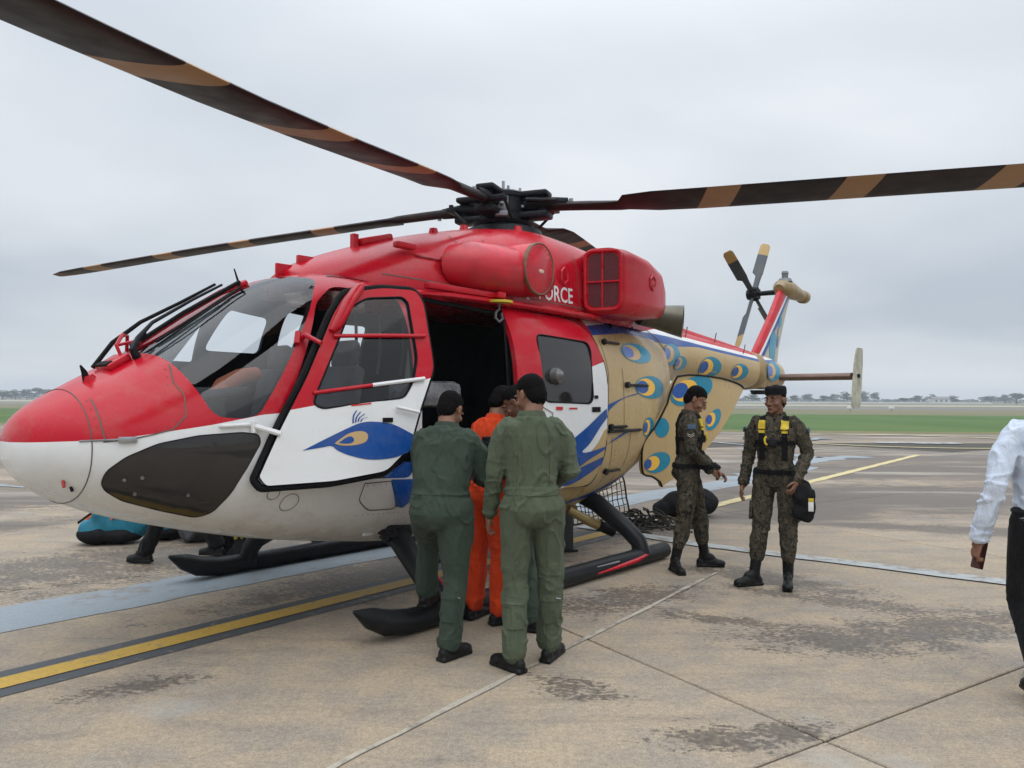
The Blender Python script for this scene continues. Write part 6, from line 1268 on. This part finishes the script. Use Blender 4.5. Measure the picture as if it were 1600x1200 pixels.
# 6 -- soldier with a cap facing the camera
r6, K6 = person('soldier in camouflage wearing a black cap and holding a black pouch at his side', (2.33, 6.80, 0), math.radians(150),
    pose=dict(kneR=(.12, .05, .50), ankR=(.16, .12, .10), kneL=(-.11, .04, .50), ankL=(-.11, .05, .10), footR=.75, footL=-.15, elbR=(.235, -.03, 1.14), wrR=(.27, .04, .885), elbL=(-.255, -.03, 1.15), wrL=(-.20, .15, .93)), lean=0.0, head=(-.32, .06, 0), wear=CAMO, skin=SKIN_D, hgt=1.75, bulk=.92, seed=23, blouse=True, cap=WEB, curl=(.45, .9))
def harness(K, root, front):
    """flight harness: shoulder straps with yellow adjusters, chest strap, waist belt"""
    LN = K['LN']; src = K['main']; J = K['J']
    for sd in (1, -1):
        band(src, 'harness_strap', WEB, root, [((sd*.118, 0, 0), (sd, 0, 0)), ((sd*.072, 0, 0), (-sd, 0, 0)), ((0, 0, 1.10), (0, 0, -1))], .008, pred=lambda p, n: p.z > 1.10 and abs(p.x) < .14)
        band(src, 'yellow_adjuster', YELW, root, [((sd*.122, 0, 0), (sd, 0, 0)), ((sd*.068, 0, 0), (-sd, 0, 0)), ((0, 0, 1.44), (0, 0, 1)), ((0, 0, 1.37), (0, 0, -1))], .014, pred=lambda p, n: n.y > .1)
        band(src, 'yellow_adjuster', YELW, root, [((sd*.120, 0, 0), (sd, 0, 0)), ((sd*.070, 0, 0), (-sd, 0, 0)), ((0, 0, 1.36), (0, 0, 1)), ((0, 0, 1.335), (0, 0, -1))], .014, pred=lambda p, n: n.y > .1)
    band(src, 'chest_strap', WEB, root, [((0, 0, 1.27), (0, 0, 1)), ((0, 0, 1.235), (0, 0, -1)), ((.17, 0, 0), (1, 0, 0)), ((-.17, 0, 0), (-1, 0, 0))], .009, pred=lambda p, n: abs(p.x) < .165)
    band(src, 'waist_belt', WEB, root, [((0, 0, 1.015), (0, 0, 1)), ((0, 0, .975), (0, 0, -1)), ((.2, 0, 0), (1, 0, 0)), ((-.2, 0, 0), (-1, 0, 0))], .010, pred=lambda p, n: abs(p.x) < .195)
    fy_ = .145
    bk = part('harness_buckle', M_BMETAL, root, lambda m: m.box((0, fy_+.005, 1.25), (.075, .025, .07), bev=.008)); part('release_ring', YELW, bk, lambda m: m.tube([(.045, fy_+.02, 1.31), (.06, fy_+.025, 1.285), (.055, fy_+.025, 1.25), (.04, fy_+.02, 1.235)], .009, 6))
    for q, sd in (('R', 1), ('L', -1)):
        mid = J['sh'+q].lerp(J['elb'+q], .30); nn = V3(sd, .15, .15).normalized()
        part('sleeve_badge', PATCH, root, lambda m: m.box(mid+nn*.072, (.008, .075, .045), Matrix.Rotation(-sd*.15, 3, 'Y'), .003)); mid2 = J['sh'+q].lerp(J['elb'+q], .52)
        part('rank_chevron', PATCHW, root, lambda m: [m.tube([mid2+V3(sd*.070, -.032, .012-.016*k), mid2+V3(sd*.072, 0, -.006-.016*k), mid2+V3(sd*.070, .032, .012-.016*k)], .003, 5) for k in range(2)])
        c_ = cuff(K, root, q, CAMO)
for K, r in ((K5, r5), (K6, r6)):
    harness(K, r, 1)
    for q, sd in (('R', 1), ('L', -1)):
        kk = K['J']['kne'+q].lerp(K['J']['hip'+q], .35); part('thigh_pocket', CAMO, r, lambda m: m.box(kk+V3(sd*.085, 0, 0), (.03, .13, .17), Matrix.Rotation(-sd*.06, 3, 'Y'), .012))
hr_ = K6['J']; 
# black pouch with a card, hanging from the left hand of the capped soldier
ang = math.radians(150); wl_ = hr_['wrL']; wx = 2.33+wl_.x*math.cos(ang)-wl_.y*math.sin(ang); wy = 6.80+wl_.x*math.sin(ang)+wl_.y*math.cos(ang)
pch = empty('pouch', (wx+.05, wy-.03, .60), math.radians(-15), 'black cloth pouch with a yellow and white card, held by the capped soldier', 'pouch')
lump('pouch_body', M_BAGB, pch, [('b', (0, 0, .15), (.17, .06, .25)), ('e', (0, 0, .07), (.095, .05, .08)), ('e', (.01, -.01, .2), (.085, .045, .09)), ('e', (0, 0, .28), (.06, .035, .05))], .012, .018, 12, 2)
part('card', mat('white_card', (.7, .7, .66), .5), pch, lambda m: m.box((.05, -.052, .13), (.042, .008, .08), bev=.003)); part('card_strip', YELW, pch, lambda m: m.box((.05, -.054, .185), (.042, .008, .03), bev=.002)); part('carry_loop', WEB, pch, lambda m: m.tube([(-.05, 0, .28), (-.03, 0, .325), (0, 0, .34), (.03, 0, .325), (.05, 0, .28)], [(.012, .004)]*5, 6))
# 7 -- man in white shirt at the right edge
r7, K7 = person('man in pale blue shirt and black trousers walking away at the right edge', (2.93, 4.20, 0), math.radians(-6),
    pose=dict(kneL=(-.11, .06, .51), ankL=(-.10, -.12, .14), kneR=(.10, .16, .54), ankR=(.11, .22, .10), footL=.05, footR=0, elbL=(-.295, -.05, 1.12), wrL=(-.335, .03, .845)), wear=SHIRT, trousers=BLACKC, hgt=1.79, boots='shoe', seed=31, lean=.04, curl=(.5, .95))
band(K7['legs'], 'belt', M_BLACK, r7, [((0, 0, 1.05), (0, 0, 1)), ((0, 0, 1.015), (0, 0, -1))], .006)
cuff(K7, r7, 'L', SHIRT, t=.95, w_=.035, off=.007)
J7 = K7['J']['wrL']; an_ = math.radians(-6); px_ = 2.93+J7.x*math.cos(an_)-J7.y*math.sin(an_); py_ = 4.20+J7.x*math.sin(an_)+J7.y*math.cos(an_)
part('bracelet', mat('gold_metal', (.5, .33, .08), .3, metal=.9), r7, lambda m: m.tube([J7+V3(math.cos(a)*.031, math.sin(a)*.027, .004) for a in [2*PI*k/16 for k in range(17)]], .004, 6, False))
ph = empty('mobile_phone', (px_+.02, py_+.04, .765), .2, 'dark red mobile phone in the hand of the man at the right edge', 'phone'); part('phone_case', mat('maroon_case', (.05, .012, .014), .3, coat=.4), ph, lambda m: m.box((0, 0, 0), (.078, .012, .155), Matrix.Rotation(.25, 3, 'Y'), .006)); part('phone_screen', M_TINT, ph, lambda m: m.box((0, .007, 0), (.070, .003, .145), Matrix.Rotation(.25, 3, 'Y')))
# people beyond the nose, seen only below the belly
r8, K8 = person('black trousers of a person walking beyond the nose, left shoe ahead', (-3.28, 7.62, 0), math.radians(82), pose=dict(kneR=(.10, -.16, .52), ankR=(.10, -.36, .16), kneL=(-.10, .12, .50), ankL=(-.10, .30, .11), footR=0, footL=0), wear=BLACKC, trousers=BLACKC, hgt=1.70, boots='shoe', detail=False, seed=41)
r9, K9 = person('person in black standing beyond the far skid, only the lower legs showing', (-2.98, 7.98, 0), math.radians(30), pose=dict(kneR=(.07, .0, .50), ankR=(.06, 0, .10), kneL=(-.07, .0, .50), ankL=(-.06, 0, .10)), wear=BLACKC, trousers=BLACKC, hgt=1.66, boots='shoe', detail=False, seed=43)
r10, K10 = person('person in dark trousers beyond the belly, black shoes on the grey line', (-2.02, 8.25, 0), math.radians(-60), wear=BLACKC, trousers=BLACKC, hgt=1.64, boots='shoe', detail=False, seed=47)
# ================================================================== HAZE
hz = bpy.data.meshes.new('haze'); bm = bmesh.new(); bmesh.ops.create_cube(bm, size=1)
for v in bm.verts: v.co = Vector((v.co.x*2600, v.co.y*1400+560, -1.2+(v.co.z+.5)*20))
bm.to_mesh(hz); bm.free(); hm = bpy.data.materials.new('haze_air'); hm.use_nodes = True; hm.node_tree.nodes.clear(); ho = hm.node_tree.nodes.new('ShaderNodeOutputMaterial'); hv = hm.node_tree.nodes.new('ShaderNodeVolumePrincipled')
hv.inputs['Color'].default_value = (.80, .87, .95, 1); hv.inputs['Density'].default_value = .00065; hv.inputs['Anisotropy'].default_value = 0.0; hm.node_tree.links.new(hv.outputs[0], ho.inputs['Volume']); hz.materials.append(hm)
o = bpy.data.objects.new('haze', hz); COL.objects.link(o); o['kind'] = 'stuff'
